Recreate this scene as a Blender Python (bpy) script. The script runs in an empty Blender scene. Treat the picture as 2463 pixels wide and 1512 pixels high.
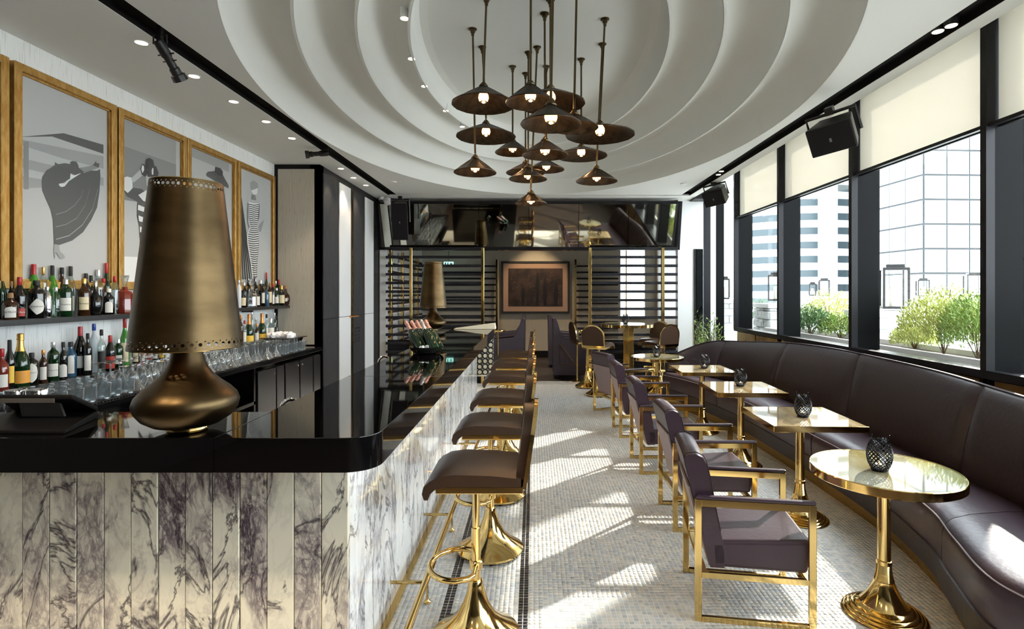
import bpy, bmesh, math, random
import numpy as np
from mathutils import Vector, Matrix
random.seed(7)
SC = bpy.context.scene
COL = SC.collection
# ---------------------------------------------------------------- camera, sky, sun, exposure
F, CX, CY, H = 1300.0, 1283.0, 703.0, 1.55       # focal length in px, vanishing point, eye height
cam = bpy.data.cameras.new('camera'); camo = bpy.data.objects.new('camera', cam); COL.objects.link(camo)
camo.location = (0, 0, H); camo.rotation_euler = (math.pi/2, 0, 0)
cam.sensor_width = 36; cam.lens = 36*F/2463
cam.shift_x = -(CX-1231.5)/2463; cam.shift_y = -(756-CY)/2463
cam.clip_start = .05; cam.clip_end = 1000
SC.camera = camo
W = bpy.data.worlds.new('world'); SC.world = W; W.use_nodes = True
bg = W.node_tree.nodes['Background']; bg.inputs[0].default_value = (.86, .94, 1, 1); bg.inputs[1].default_value = 6.0
sun = bpy.data.lights.new('sun', 'SUN'); sun.energy = 6.5; sun.angle = math.radians(1.2); sun.color = (1, .93, .82)
suno = bpy.data.objects.new('sun', sun); COL.objects.link(suno)
suno.rotation_euler = Vector((.72*.86, .69*.86, .50)).to_track_quat('Z', 'Y').to_euler()
SC.view_settings.view_transform = 'Standard'; SC.view_settings.look = 'None'
SC.view_settings.exposure = 0.74; SC.view_settings.gamma = 1; SC.view_settings.use_curve_mapping = False
SC.cycles.use_denoising = True; SC.cycles.max_bounces = 7; SC.cycles.diffuse_bounces = 4; SC.cycles.glossy_bounces = 4
SC.cycles.use_adaptive_sampling = True; SC.cycles.adaptive_threshold = .05
SC.cycles.transparent_max_bounces = 24; SC.cycles.transmission_bounces = 6
SC.cycles.sample_clamp_indirect = 6; SC.cycles.caustics_refractive = False

def G(x, y, z=0.0):
    d = F*(H-z)/(y-CY); return Vector(((x-CX)*d/F, d, z))
def AT(x, y, d): return Vector(((x-CX)*d/F, d, H-(y-CY)*d/F))

def weight_normals(me, ca):                     # face-area weighted corner normals keep bevelled flats flat
    P = [(p.normal.copy(), p.area, tuple(p.vertices)) for p in me.polygons]; adj = {}
    for i, (n, a, vs) in enumerate(P):
        for v in vs: adj.setdefault(v, []).append(i)
    out = []
    for n, a, vs in P:
        for v in vs:
            q = Vector()
            for g in adj[v]:
                if P[g][0].dot(n) >= ca: q += P[g][0]*P[g][1]
            out.append(q.normalized() if q.length > 0 else n)
    me.normals_split_custom_set(out)
# ---------------------------------------------------------------- mesh builder
class MB:
    def __init__(s): s.v = []; s.f = []; s.m = []; s.M = Matrix(); s.wn = False
    def add(s, vs, fs, m=0):
        n = len(s.v); s.v += [s.M @ Vector(p) for p in vs]
        s.f += [tuple(n+i for i in f) for f in fs]; s.m += [m]*len(fs); return s
    def box(s, a, b, m=0):
        x0, y0, z0 = (min(a[i], b[i]) for i in range(3)); x1, y1, z1 = (max(a[i], b[i]) for i in range(3))
        return s.add([(x0,y0,z0),(x1,y0,z0),(x1,y1,z0),(x0,y1,z0),(x0,y0,z1),(x1,y0,z1),(x1,y1,z1),(x0,y1,z1)],
                     [(3,2,1,0),(4,5,6,7),(0,1,5,4),(1,2,6,5),(2,3,7,6),(3,0,4,7)], m)
    def bm(s, bm, m=0):
        s.wn = True
        bm.verts.ensure_lookup_table(); bm.verts.index_update()
        s.add([v.co.copy() for v in bm.verts], [tuple(v.index for v in f.verts) for f in bm.faces], m); bm.free(); return s
    def rbox(s, a, b, r=.01, seg=2, m=0):
        bm = bmesh.new(); bmesh.ops.create_cube(bm, size=1)
        c = [(a[i]+b[i])/2 for i in range(3)]; d = [abs(b[i]-a[i]) for i in range(3)]
        for v in bm.verts: v.co = Vector((c[0]+v.co.x*d[0], c[1]+v.co.y*d[1], c[2]+v.co.z*d[2]))
        bmesh.ops.bevel(bm, geom=list(bm.edges), offset=min(r, min(d)*.49), segments=seg, profile=.5, affect='EDGES')
        return s.bm(bm, m)
    def hexa(s, pts, r=0, seg=2, m=0):            # eight corners: bottom 4, top 4
        bm = bmesh.new(); vs = [bm.verts.new(p) for p in pts]
        for f in [(3,2,1,0),(4,5,6,7),(0,1,5,4),(1,2,6,5),(2,3,7,6),(3,0,4,7)]: bm.faces.new([vs[i] for i in f])
        if r: bmesh.ops.bevel(bm, geom=list(bm.edges), offset=r, segments=seg, profile=.5, affect='EDGES')
        return s.bm(bm, m)
    def lathe(s, prof, n=24, o=(0,0,0), m=0, axis=None, sx=1, sy=1):
        vs, fs = [], []; k = len(prof)
        for i in range(n):
            a = 2*math.pi*i/n; c, q = math.cos(a), math.sin(a)
            for r, z in prof: vs.append((o[0]+r*c*sx, o[1]+r*q*sy, o[2]+z))
        for i in range(n):
            j = (i+1) % n
            for t in range(k-1): fs.append((i*k+t, j*k+t, j*k+t+1, i*k+t+1))
        if prof[0][0] > 1e-6: fs.append(tuple(i*k for i in range(n))[::-1])
        if prof[-1][0] > 1e-6: fs.append(tuple(i*k+k-1 for i in range(n)))
        return s.add(vs, fs, m)
    def shell(s, prof, n=24, o=(0,0,0), m=0):      # lathe without caps
        vs, fs = [], []; k = len(prof)
        for i in range(n):
            a = 2*math.pi*i/n
            for r, z in prof: vs.append((o[0]+r*math.cos(a), o[1]+r*math.sin(a), o[2]+z))
        for i in range(n):
            j = (i+1) % n
            for t in range(k-1): fs.append((i*k+t, j*k+t, j*k+t+1, i*k+t+1))
        return s.add(vs, fs, m)
    def tube(s, pts, r=.01, n=8, closed=False, m=0, rs=None):
        pts = [Vector(p) for p in pts]; k = len(pts); vs, fs = [], []; up = None
        for i, p in enumerate(pts):
            if closed: t = (pts[(i+1) % k]-pts[i-1])
            else: t = pts[min(i+1, k-1)]-pts[max(i-1, 0)]
            t.normalize()
            if up is None: up = Vector((0,0,1)) if abs(t.z) < .9 else Vector((1,0,0))
            u = (up - t*up.dot(t)).normalized(); w = t.cross(u); up = u
            rr = rs[i] if rs else r
            for j in range(n):
                a = 2*math.pi*j/n; vs.append(p+u*(rr*math.cos(a))+w*(rr*math.sin(a)))
        for i in range(k if closed else k-1):
            i2 = (i+1) % k
            for j in range(n): fs.append((i*n+j, i*n+(j+1) % n, i2*n+(j+1) % n, i2*n+j))
        if not closed: fs.append(tuple(range(n))[::-1]); fs.append(tuple((k-1)*n+j for j in range(n)))
        return s.add(vs, fs, m)
    def prism(s, pts, lo, hi, ax='z', m=0):        # polygon extruded along an axis
        def P(a, b, c): return {'z': (a, b, c), 'y': (a, c, b), 'x': (c, a, b)}[ax]
        n = len(pts)
        return s.add([P(a, b, lo) for a, b in pts]+[P(a, b, hi) for a, b in pts],
                     [tuple(range(n))[::-1], tuple(range(n, 2*n))]+[(i, (i+1) % n, n+(i+1) % n, n+i) for i in range(n)], m)
    def grid(s, rows, m=0, close_u=False):
        k = len(rows[0]); fs = []
        for i in range(len(rows)-1):
            for j in range(k if close_u else k-1):
                j2 = (j+1) % k; fs.append((i*k+j, i*k+j2, (i+1)*k+j2, (i+1)*k+j))
        return s.add([p for r in rows for p in r], fs, m)
    def holecell(s, f, u0, u1, v0, v1, r, m=0, n=10):   # a square cell with a round hole, mapped by f(u,v)
        cu, cv = (u0+u1)/2, (v0+v1)/2; hw, hh = (u1-u0)/2, (v1-v0)/2; o, q = [], []
        for i in range(n):
            a = 2*math.pi*i/n+math.pi/4; c, t = math.cos(a), math.sin(a); g = max(abs(c), abs(t))
            o.append(f(cu+hw*c/g, cv+hh*t/g)); q.append(f(cu+r*c, cv+r*t))
        return s.add(o+q, [(i, (i+1) % n, n+(i+1) % n, n+i) for i in range(n)], m)
    def build(s, name, mats, parent=None, ang=35, world=False, recalc=True):
        me = bpy.data.meshes.new(name)
        vs = s.v
        if world and parent is not None:
            inv = parent.matrix_basis.inverted()
            if parent.parent: inv = (parent.parent.matrix_basis @ parent.matrix_basis).inverted()
            vs = [inv @ p for p in vs]
        me.from_pydata([tuple(p) for p in vs], [], s.f)
        if not isinstance(mats, (list, tuple)): mats = [mats]
        for q in mats: me.materials.append(q)
        if len(mats) > 1: me.polygons.foreach_set('material_index', s.m)
        if recalc:
            bm = bmesh.new(); bm.from_mesh(me); bmesh.ops.recalc_face_normals(bm, faces=bm.faces); bm.to_mesh(me); bm.free()
        if ang:
            me.polygons.foreach_set('use_smooth', [True]*len(me.polygons)); me.set_sharp_from_angle(angle=math.radians(ang))
        me.update()
        if ang and s.wn: weight_normals(me, math.cos(math.radians(ang)))
        o = bpy.data.objects.new(name, me); COL.objects.link(o)
        if parent is not None: o.parent = parent
        return o
def tag(o, label=None, cat=None, group=None, kind=None):
    if label: o['label'] = label
    if cat: o['category'] = cat
    if group: o['group'] = group
    if kind: o['kind'] = kind
    return o
def thing(name, label, cat, loc=(0,0,0), rz=0, group=None, rot=None):
    o = bpy.data.objects.new(name, None); COL.objects.link(o); o.empty_display_size = .1
    o.location = loc; o.rotation_euler = rot or (0, 0, rz); return tag(o, label, cat, group)
def struct(o): o['kind'] = 'structure'; return o
def part(name, m, p, *args, fn='box', **k):        # quick one-shape part
    b = MB(); getattr(b, fn)(*args, **k); return b.build(name, m, p)
def dup(root, loc=None, rz=None, label=None, group=None):
    r = root.copy(); COL.objects.link(r)
    if loc is not None: r.location = loc
    if rz is not None: r.rotation_euler = (0, 0, rz)
    if label: r['label'] = label
    if group: r['group'] = group
    for ch in list(root.children):
        c = ch.copy(); COL.objects.link(c); c.parent = r
        for g in ch.children: d = g.copy(); COL.objects.link(d); d.parent = c
    return r

# ---------------------------------------------------------------- materials
def mat(name, col, rough=.5, metal=0, spec=.5, coat=0, em=None, es=0, bump=None, vary=None, sheen=0):
    m = bpy.data.materials.new(name); m.use_nodes = True; nt = m.node_tree; b = nt.nodes['Principled BSDF']
    b.inputs['Base Color'].default_value = (*col, 1); b.inputs['Roughness'].default_value = rough
    b.inputs['Metallic'].default_value = metal; b.inputs['Specular IOR Level'].default_value = spec
    b.inputs['Coat Weight'].default_value = coat; b.inputs['Coat Roughness'].default_value = .03
    b.inputs['Sheen Weight'].default_value = sheen
    if em: b.inputs['Emission Color'].default_value = (*em, 1); b.inputs['Emission Strength'].default_value = es
    if bump or vary:
        tc = nt.nodes.new('ShaderNodeTexCoord'); mp = nt.nodes.new('ShaderNodeMapping')
        nt.links.new(tc.outputs['Object'], mp.inputs[0])
        sc = (bump or vary)[1]; mp.inputs['Scale'].default_value = sc if isinstance(sc, tuple) else (sc,)*3
        no = nt.nodes.new('ShaderNodeTexNoise'); no.inputs['Scale'].default_value = 1; no.inputs['Detail'].default_value = 4
        nt.links.new(mp.outputs[0], no.inputs[0])
    if bump:
        bu = nt.nodes.new('ShaderNodeBump'); bu.inputs['Strength'].default_value = bump[0]; bu.inputs['Distance'].default_value = bump[2]
        nt.links.new(no.outputs[0], bu.inputs['Height']); nt.links.new(bu.outputs[0], b.inputs['Normal'])
    if vary:                                        # (second colour, scale, low, high)
        cr = nt.nodes.new('ShaderNodeValToRGB'); cr.color_ramp.elements[0].position = vary[2]; cr.color_ramp.elements[1].position = vary[3]
        cr.color_ramp.elements[0].color = (*vary[0], 1); cr.color_ramp.elements[1].color = (*col, 1)
        if bump:
            mp2 = nt.nodes.new('ShaderNodeMapping'); sc = vary[1]; mp2.inputs['Scale'].default_value = sc if isinstance(sc, tuple) else (sc,)*3
            nt.links.new(tc.outputs['Object'], mp2.inputs[0]); no2 = nt.nodes.new('ShaderNodeTexNoise'); no2.inputs['Scale'].default_value = 1
            no2.inputs['Detail'].default_value = 5; nt.links.new(mp2.outputs[0], no2.inputs[0])
        else: no2 = no
        nt.links.new(no2.outputs[0], cr.inputs[0]); nt.links.new(cr.outputs[0], b.inputs['Base Color'])
    return m
def N(m, t, **k):
    n = m.node_tree.nodes.new(t)
    for a, b in k.items(): setattr(n, a, b)
    return n
def L(m, a, b): m.node_tree.links.new(a, b)
def thin_glass(name, tint, refl=.9, rough=.0, pw=5, edge=.03, haze=0):
    m = bpy.data.materials.new(name); m.use_nodes = True; nt = m.node_tree; nt.nodes.clear()
    out = N(m, 'ShaderNodeOutputMaterial'); tr = N(m, 'ShaderNodeBsdfTransparent'); gl = N(m, 'ShaderNodeBsdfGlossy')
    tr.inputs[0].default_value = (*tint, 1); gl.inputs[0].default_value = (refl,)*3+(1,); gl.inputs['Roughness'].default_value = rough
    lw = N(m, 'ShaderNodeLayerWeight'); fr = N(m, 'ShaderNodeMath', operation='POWER'); fr.inputs[1].default_value = pw; L(m, lw.outputs['Facing'], fr.inputs[0]); mx = N(m, 'ShaderNodeMixShader')
    ad = N(m, 'ShaderNodeMath', operation='MULTIPLY_ADD'); ad.inputs[1].default_value = .9; ad.inputs[2].default_value = edge; ad.use_clamp = True
    L(m, fr.outputs[0], ad.inputs[0]); L(m, ad.outputs[0], mx.inputs[0]); L(m, tr.outputs[0], mx.inputs[1]); L(m, gl.outputs[0], mx.inputs[2]); L(m, mx.outputs[0], out.inputs[0])
    if haze:
        dh = N(m, 'ShaderNodeBsdfTranslucent'); dd = N(m, 'ShaderNodeBsdfDiffuse'); m1 = N(m, 'ShaderNodeMixShader'); m2 = N(m, 'ShaderNodeMixShader'); m2.inputs[0].default_value = haze
        L(m, dh.outputs[0], m1.inputs[1]); L(m, dd.outputs[0], m1.inputs[2]); L(m, mx.outputs[0], m2.inputs[1]); L(m, m1.outputs[0], m2.inputs[2]); L(m, m2.outputs[0], out.inputs[0])
    return m
M = {}
M['ceil'] = mat('ceiling_plaster', (.74, .745, .72), .8)
M['coffer'] = mat('coffer_plaster', (.76, .765, .735), .6)
M['white'] = mat('white_lacquer', (.8, .81, .82), .35)
M['black'] = mat('black_metal', (.008, .008, .009), .45)
M['slot'] = mat('slot_black', (.004, .004, .004), .8, spec=.2)
M['frameblk'] = mat('dark_frame', (.010, .010, .013), .4, spec=.2)
M['fin'] = mat('fin_charcoal', (.005, .0055, .006), .5, spec=.06)
M['char'] = mat('dark_panelling', (.03, .028, .026), .6)
M['wood'] = mat('charred_wood', (.022, .022, .026), .6, bump=(.9, (90, 90, 6), .012), vary=((.06, .06, .065), (160, 160, 5), .3, .48))
M['slat'] = mat('charred_slat', (.007, .007, .010), .55, spec=.3, bump=(1, (25, 60, 60), .012), vary=((.02, .02, .028), (30, 90, 90), .35, .55))
M['wall'] = mat('textured_wallpaper', (.78, .79, .78), .7, bump=(.55, (160, 160, 2.2), .006), vary=((.42, .42, .4), (170, 170, 5), .27, .42))
M['beige'] = mat('beige_wallpaper', (.50, .46, .38), .7, bump=(.55, (160, 160, 3), .006), vary=((.2, .18, .14), (190, 190, 6), .26, .40))
M['gold'] = mat('gold_leaf', (.50, .32, .11), .42, .85, bump=(.5, 220, .003), vary=((.34, .17, .035), (60, 60, 14), .3, .7))
M['bronze'] = mat('brushed_bronze', (.115, .078, .038), .36, 1, bump=(.10, (6, 6, 300), .001), vary=((.06, .04, .019), (5, 5, 11), .32, .68))
M['brass'] = mat('polished_brass', (.72, .51, .20), .10, 1)
M['brassb'] = mat('brushed_brass', (.66, .47, .18), .2, 1)
M['penbr'] = mat('pendant_bronze', (.055, .038, .022), .42, .8, bump=(.4, 60, .003), vary=((.02, .015, .01), 22, .35, .65))
M['rod'] = mat('pendant_rod', (.11, .08, .04), .35, .9)
M['counter'] = mat('black_stone', (.003, .003, .0035), .03, spec=.5)
M['blackg'] = mat('black_gloss', (.006, .006, .007), .12, spec=.6)
M['blackp'] = mat('black_plastic', (.006, .006, .007), .5, spec=.2); M['greyp'] = mat('grey_plastic', (.07, .065, .06), .5)
M['steel'] = mat('dark_steel', (.22, .22, .24), .28, 1)
M['chrome'] = mat('chrome', (.75, .76, .78), .08, 1)
M['leather'] = mat('plum_leather', (.046, .026, .038), .34, spec=.42, bump=(.12, 38, .01))
M['leatherb'] = mat('plum_back_leather', (.026, .0155, .018), .42, spec=.35, bump=(.15, 30, .01))
M['lilac'] = mat('lilac_velvet', (.25, .185, .20), .8, sheen=.3)
M['velvet'] = mat('grey_plum_velvet', (.055, .042, .06), .75, sheen=.2)
M['brown'] = mat('brown_leather', (.050, .026, .015), .33, spec=.4, bump=(.25, 240, .0015))
M['stitch'] = mat('pale_piping', (.35, .3, .32), .5)
M['dark'] = mat('dark_floor', (.045, .033, .028), .45, vary=((.02, .015, .013), 3, .3, .7))
M['ledge'] = mat('dark_ledge', (.02, .02, .022), .3)
M['bulb'] = mat('warm_bulb', (1, .6, .25), .3, em=(1, .47, .15), es=4.5)
M['bulbcap'] = mat('silver_bowl', (.9, .6, .4), .15, 1)
M['lamp'] = mat('downlight_lens', (1, .85, .6), .3, em=(1, .8, .55), es=9)
M['mirror'] = mat('bronze_mirror', (.56, .55, .47), .03, 1)
M['mirrorn'] = mat('dark_mirror', (.45, .5, .5), .02, 1)
M['paper'] = mat('label_paper', (.78, .76, .7), .6); M['cream'] = mat('label_cream', (.74, .64, .42), .6)
M['orange'] = mat('label_orange', (.8, .36, .05), .5); M['yellow'] = mat('label_yellow', (.85, .55, .06), .5)
M['red'] = mat('foil_red', (.42, .02, .02), .35); M['redlab'] = mat('label_red', (.4, .03, .02), .5)
M['blue'] = mat('foil_blue', (.02, .06, .3), .35); M['goldfoil'] = mat('foil_gold', (.7, .42, .12), .3, .8)
M['pink'] = mat('foil_rose', (.75, .42, .36), .35, .6); M['copper'] = mat('foil_copper', (.75, .32, .1), .35, .6)
M['cork'] = mat('cork', (.35, .2, .1), .8); M['silver'] = mat('foil_silver', (.7, .7, .7), .3, .8); M['ink'] = mat('ink', (.02, .02, .02), .6)
M['gdark'] = mat('bottle_black', (.006, .007, .007), .05, spec=.7); M['ggreen'] = mat('bottle_green', (.005, .026, .008), .05, spec=.7)
M['gamber'] = mat('bottle_amber', (.035, .013, .005), .05, spec=.7); M['gblue'] = mat('bottle_blue', (.03, .09, .16), .06, spec=.7)
M['gred'] = mat('decanter_red', (.16, .02, .012), .06, spec=.8); M['gbright'] = mat('bottle_bright_green', (.045, .22, .02), .06, spec=.7)
M['glass'] = thin_glass('clear_glass', (.84, .87, .88), 1, .02, 1.4, .10, .05)
M['gclear'] = thin_glass('clear_bottle', (.72, .78, .76), .95, 0, 3, .08)
M['frost'] = mat('frosted_bottle', (.6, .64, .68), .35)
M['pane'] = thin_glass('window_pane', (.985, .995, .99), .8, 0, 5, .03)
M['pglass'] = thin_glass('picture_glass', (.97, .98, .98), .5, .02, 5, .03)
M['soil'] = mat('soil', (.06, .045, .03), .9); M['terrace'] = mat('terrace_paving', (.62, .62, .6), .7)
M['leaf'] = mat('leaf_green', (.20, .30, .06), .5); M['leaf2'] = mat('leaf_dark', (.07, .15, .05), .5); M['leafy'] = mat('leaf_pale', (.42, .46, .13), .5)
M['stem'] = mat('stem', (.12, .08, .04), .8)
M['stone'] = mat('split_stone', (.55, .57, .58), .85, bump=(1, 18, .03), vary=((.38, .4, .41), 9, .35, .6))
M['stonecap'] = mat('stone_cap', (.68, .69, .7), .8)
M['tower'] = mat('tower_white', (.86, .87, .88), .7); M['towerw'] = mat('tower_window', (.035, .055, .065), .3)
M['gtower'] = mat('glass_tower', (.33, .35, .36), .3); M['gline'] = mat('tower_line', (.02, .026, .03), .5)
M['wax'] = mat('wax', (.85, .82, .72), .5); M['ice'] = mat('ice', (.88, .9, .92), .3)
M['net'] = mat('black_wire', (.02, .02, .024), .22, .6); M['flame'] = mat('candle_glow', (1, .7, .3), .5, em=(1, .6, .25), es=4)
M['woodp'] = mat('bronze_panel', (.42, .25, .08), .22, .5, vary=((.2, .11, .03), 5, .3, .7))
M['kick'] = mat('gold_kick', (.42, .26, .08), .25, .9)
for a, c in (('g1', .40), ('g2', .20), ('g3', .04), ('g4', .02), ('g5', .075), ('g6', .62), ('g7', .28)): M[a] = mat('print_'+a, (c*.97, c, c*1.0), .5)
M['artd'] = mat('painting_dark', (.022, .014, .012), .5, vary=((.06, .035, .03), 4, .4, .6)); M['artf'] = mat('painting_figure', (.008, .008, .012), .5)
M['mount'] = mat('copper_mount', (.55, .36, .26), .4, .35); M['fleck'] = mat('painting_fleck', (.7, .5, .3), .4)
M['exit'] = mat('lit_sign', (.5, .9, .8), .5, em=(.35, .9, .75), es=1.2)
M['towel'] = mat('cream_towel', (.78, .74, .58), .9)

# roller shade: translucent woven cloth
m = M['shade'] = bpy.data.materials.new('shade_cloth'); m.use_nodes = True; m.node_tree.nodes.clear()
out = N(m, 'ShaderNodeOutputMaterial'); df = N(m, 'ShaderNodeBsdfDiffuse'); tl = N(m, 'ShaderNodeBsdfTranslucent'); tp = N(m, 'ShaderNodeBsdfTransparent')
df.inputs[0].default_value = (.70, .69, .64, 1); tl.inputs[0].default_value = (.48, .455, .405, 1); tp.inputs[0].default_value = (.95, .93, .88, 1)
a, b = N(m, 'ShaderNodeMixShader'), N(m, 'ShaderNodeMixShader'); a.inputs[0].default_value = .55; b.inputs[0].default_value = .10
L(m, df.outputs[0], a.inputs[1]); L(m, tl.outputs[0], a.inputs[2]); L(m, a.outputs[0], b.inputs[1]); L(m, tp.outputs[0], b.inputs[2]); L(m, b.outputs[0], out.inputs[0])

def marble(name, base, v1, v2, scl=1.0, cloud=.5, rough=.12):
    m = mat(name, base, rough); b = m.node_tree.nodes['Principled BSDF']
    tc = N(m, 'ShaderNodeTexCoord'); oi = N(m, 'ShaderNodeObjectInfo')
    mul = N(m, 'ShaderNodeMath', operation='MULTIPLY'); mul.inputs[1].default_value = 37.0; L(m, oi.outputs['Random'], mul.inputs[0])
    cx = N(m, 'ShaderNodeCombineXYZ'); L(m, mul.outputs[0], cx.inputs[0]); L(m, mul.outputs[0], cx.inputs[2])
    ad = N(m, 'ShaderNodeVectorMath', operation='ADD'); L(m, tc.outputs['Object'], ad.inputs[0]); L(m, cx.outputs[0], ad.inputs[1])
    mp = N(m, 'ShaderNodeMapping'); mp.inputs['Scale'].default_value = (scl, scl, scl*.5); mp.inputs['Rotation'].default_value = (.25, .3, 0); L(m, ad.outputs[0], mp.inputs[0])
    def ridge(sc, dist, w, det=6):
        n = N(m, 'ShaderNodeTexNoise'); n.inputs['Scale'].default_value = sc; n.inputs['Detail'].default_value = det; n.inputs['Distortion'].default_value = dist
        n.inputs['Roughness'].default_value = .62
        L(m, mp.outputs[0], n.inputs[0]); s = N(m, 'ShaderNodeMath', operation='SUBTRACT'); s.inputs[1].default_value = .5; L(m, n.outputs[0], s.inputs[0])
        a = N(m, 'ShaderNodeMath', operation='ABSOLUTE'); L(m, s.outputs[0], a.inputs[0])
        r = N(m, 'ShaderNodeMapRange'); r.inputs[1].default_value = 0; r.inputs[2].default_value = w; r.inputs[3].default_value = 1; r.inputs[4].default_value = 0
        L(m, a.outputs[0], r.inputs[0]); return r.outputs[0]
    big = N(m, 'ShaderNodeTexNoise'); big.inputs['Scale'].default_value = 3.2; big.inputs['Detail'].default_value = 5; big.inputs['Distortion'].default_value = 1.2; L(m, mp.outputs[0], big.inputs[0])
    bigr = N(m, 'ShaderNodeMapRange'); bigr.inputs[1].default_value = .44; bigr.inputs[2].default_value = .66; L(m, big.outputs[0], bigr.inputs[0])
    r1, r2, r3 = ridge(3.0, 1.2, .022), ridge(8, 1.6, .05), ridge(18, 1.5, .09)
    def mix(fac, c1, c2, k=1.0):
        x = N(m, 'ShaderNodeMix', data_type='RGBA'); q = N(m, 'ShaderNodeMath', operation='MULTIPLY'); q.inputs[1].default_value = k
        L(m, fac, q.inputs[0]); L(m, q.outputs[0], x.inputs['Factor'])
        for i, c in (('A', c1), ('B', c2)):
            s = [z for z in x.inputs if z.name == i and z.type == 'RGBA'][0]
            if isinstance(c, tuple): s.default_value = (*c, 1)
            else: L(m, c, s)
        return [z for z in x.outputs if z.type == 'RGBA'][0]
    p = N(m, 'ShaderNodeMath', operation='MULTIPLY'); L(m, r3, p.inputs[0]); L(m, bigr.outputs[0], p.inputs[1])
    p2 = N(m, 'ShaderNodeMath', operation='MULTIPLY'); L(m, r2, p2.inputs[0])
    mr = N(m, 'ShaderNodeMapRange'); mr.inputs[3].default_value = .15; mr.inputs[4].default_value = 1; L(m, bigr.outputs[0], mr.inputs[0]); L(m, mr.outputs[0], p2.inputs[1])
    c = mix(bigr.outputs[0], base, v1, cloud)
    c = mix(p.outputs[0], c, v2, .8); c = mix(p2.outputs[0], c, v2, .85); c = mix(r1, c, tuple(t*.55 for t in v2), .95)
    L(m, c, b.inputs['Base Color']); return m
M['marble'] = marble('veined_marble', (.82, .775, .64), (.40, .33, .34), (.10, .075, .10), .85, .6)
M['marbles'] = marble('pale_veined_marble', (.85, .85, .84), (.62, .61, .64), (.30, .29, .33), .9, .5, .06)
m = M['onyx'] = mat('onyx_top', (.36, .36, .28), .035, coat=.5, vary=((.24, .19, .07), (5, 2, 2), .3, .62), spec=.6)
m = M['onyxs'] = mat('striped_onyx_top', (.46, .38, .24), .03, coat=.6, vary=((.28, .18, .07), (14, 1.2, 2), .3, .65), spec=.6)

def tilemat(name, cols, vein=.25):
    m = mat(name, cols[0], .28); b = m.node_tree.nodes['Principled BSDF']
    g = N(m, 'ShaderNodeNewGeometry'); sc = N(m, 'ShaderNodeVectorMath', operation='SCALE'); sc.inputs['Scale'].default_value = 40.0
    L(m, g.outputs['Position'], sc.inputs[0]); fl = N(m, 'ShaderNodeVectorMath', operation='FLOOR'); L(m, sc.outputs[0], fl.inputs[0])
    mul = N(m, 'ShaderNodeVectorMath', operation='MULTIPLY'); mul.inputs[1].default_value = (1, 1, 0); L(m, fl.outputs[0], mul.inputs[0])
    wn = N(m, 'ShaderNodeTexWhiteNoise', noise_dimensions='3D'); L(m, mul.outputs[0], wn.inputs[0])
    cr = N(m, 'ShaderNodeValToRGB'); cr.color_ramp.interpolation = 'CONSTANT'
    els = cr.color_ramp.elements
    while len(els) < len(cols): els.new(.5)
    for i, c in enumerate(cols): els[i].position = i/len(cols); els[i].color = (*c, 1)
    L(m, wn.outputs['Value'], cr.inputs[0])
    n = N(m, 'ShaderNodeTexNoise'); n.inputs['Scale'].default_value = 26; n.inputs['Detail'].default_value = 5; L(m, g.outputs['Position'], n.inputs[0])
    x = N(m, 'ShaderNodeMix', data_type='RGBA', blend_type='MULTIPLY'); x.inputs['Factor'].default_value = vein
    rg = [z for z in x.inputs if z.type == 'RGBA']; L(m, cr.outputs[0], rg[0]); L(m, n.outputs[0], rg[1])
    L(m, [z for z in x.outputs if z.type == 'RGBA'][0], b.inputs['Base Color']); return m
M['tile'] = tilemat('mosaic_marble', [(.70, .71, .70), (.62, .65, .67), (.74, .73, .70), (.56, .60, .64), (.68, .67, .63), (.50, .54, .58), (.72, .71, .66), (.61, .64, .66)], .35)
M['tiled'] = tilemat('black_mosaic', [(.012, .012, .016), (.02, .02, .026), (.016, .016, .02)], .2)
M['grout'] = mat('grout', (.74, .73, .69), .9)
# ================================================================ SETTING
XL, XC, XW, ZC = -3.24, -2.67, 3.10, 3.15      # left wall, corridor wall, window wall, ceiling
YB, YE, YF = 6.76, 9.35, -2.6                   # left return, dining screens, wall behind the camera
YBACK = 12.9
XB = -.70                                       # face of the bar
# ---- floor: mosaic with black border lines, dark boards beyond
fl = MB(); fl.box((-4, YF, -.12), (3.6, 9.45, -.0009)); floor = struct(fl.build('floor', M['grout'], ang=0))
fd = MB(); fd.box((-4, 9.45, -.12), (3.6, YBACK+.3, 0)); fd.box((-4, YF, -.0009), (3.6, 1.2, .001)); fd.build('dark_floor', M['dark'], floor, ang=0)
def tile_dark(i, j):                            # border lines in tile units
    x, y = i*.025, j*.025
    if -.076 <= x < -.024 and y < 6.99: return True
    if -.451 <= x < -.399 and y < 6.99: return True
    if 6.94 <= y < 6.99 and -.451 <= x < -.024: return True
    return 9.15 <= y < 9.2 or 9.3 <= y < 9.35
X0, X1, Y0, Y1 = -28, 94, 80, 378
single = {(i, j) for i in range(2, 32) for j in range(100, 110)}
ii, jj = np.meshgrid(np.arange(X0, X1), np.arange(Y0, Y1), indexing='ij'); ii = ii.ravel(); jj = jj.ravel()
keep = np.array([(a, b) not in single for a, b in zip(ii.tolist(), jj.tolist())]); ii, jj = ii[keep], jj[keep]
dk = np.array([tile_dark(a+.5, b+.5) for a, b in zip(ii.tolist(), jj.tolist())])
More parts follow.
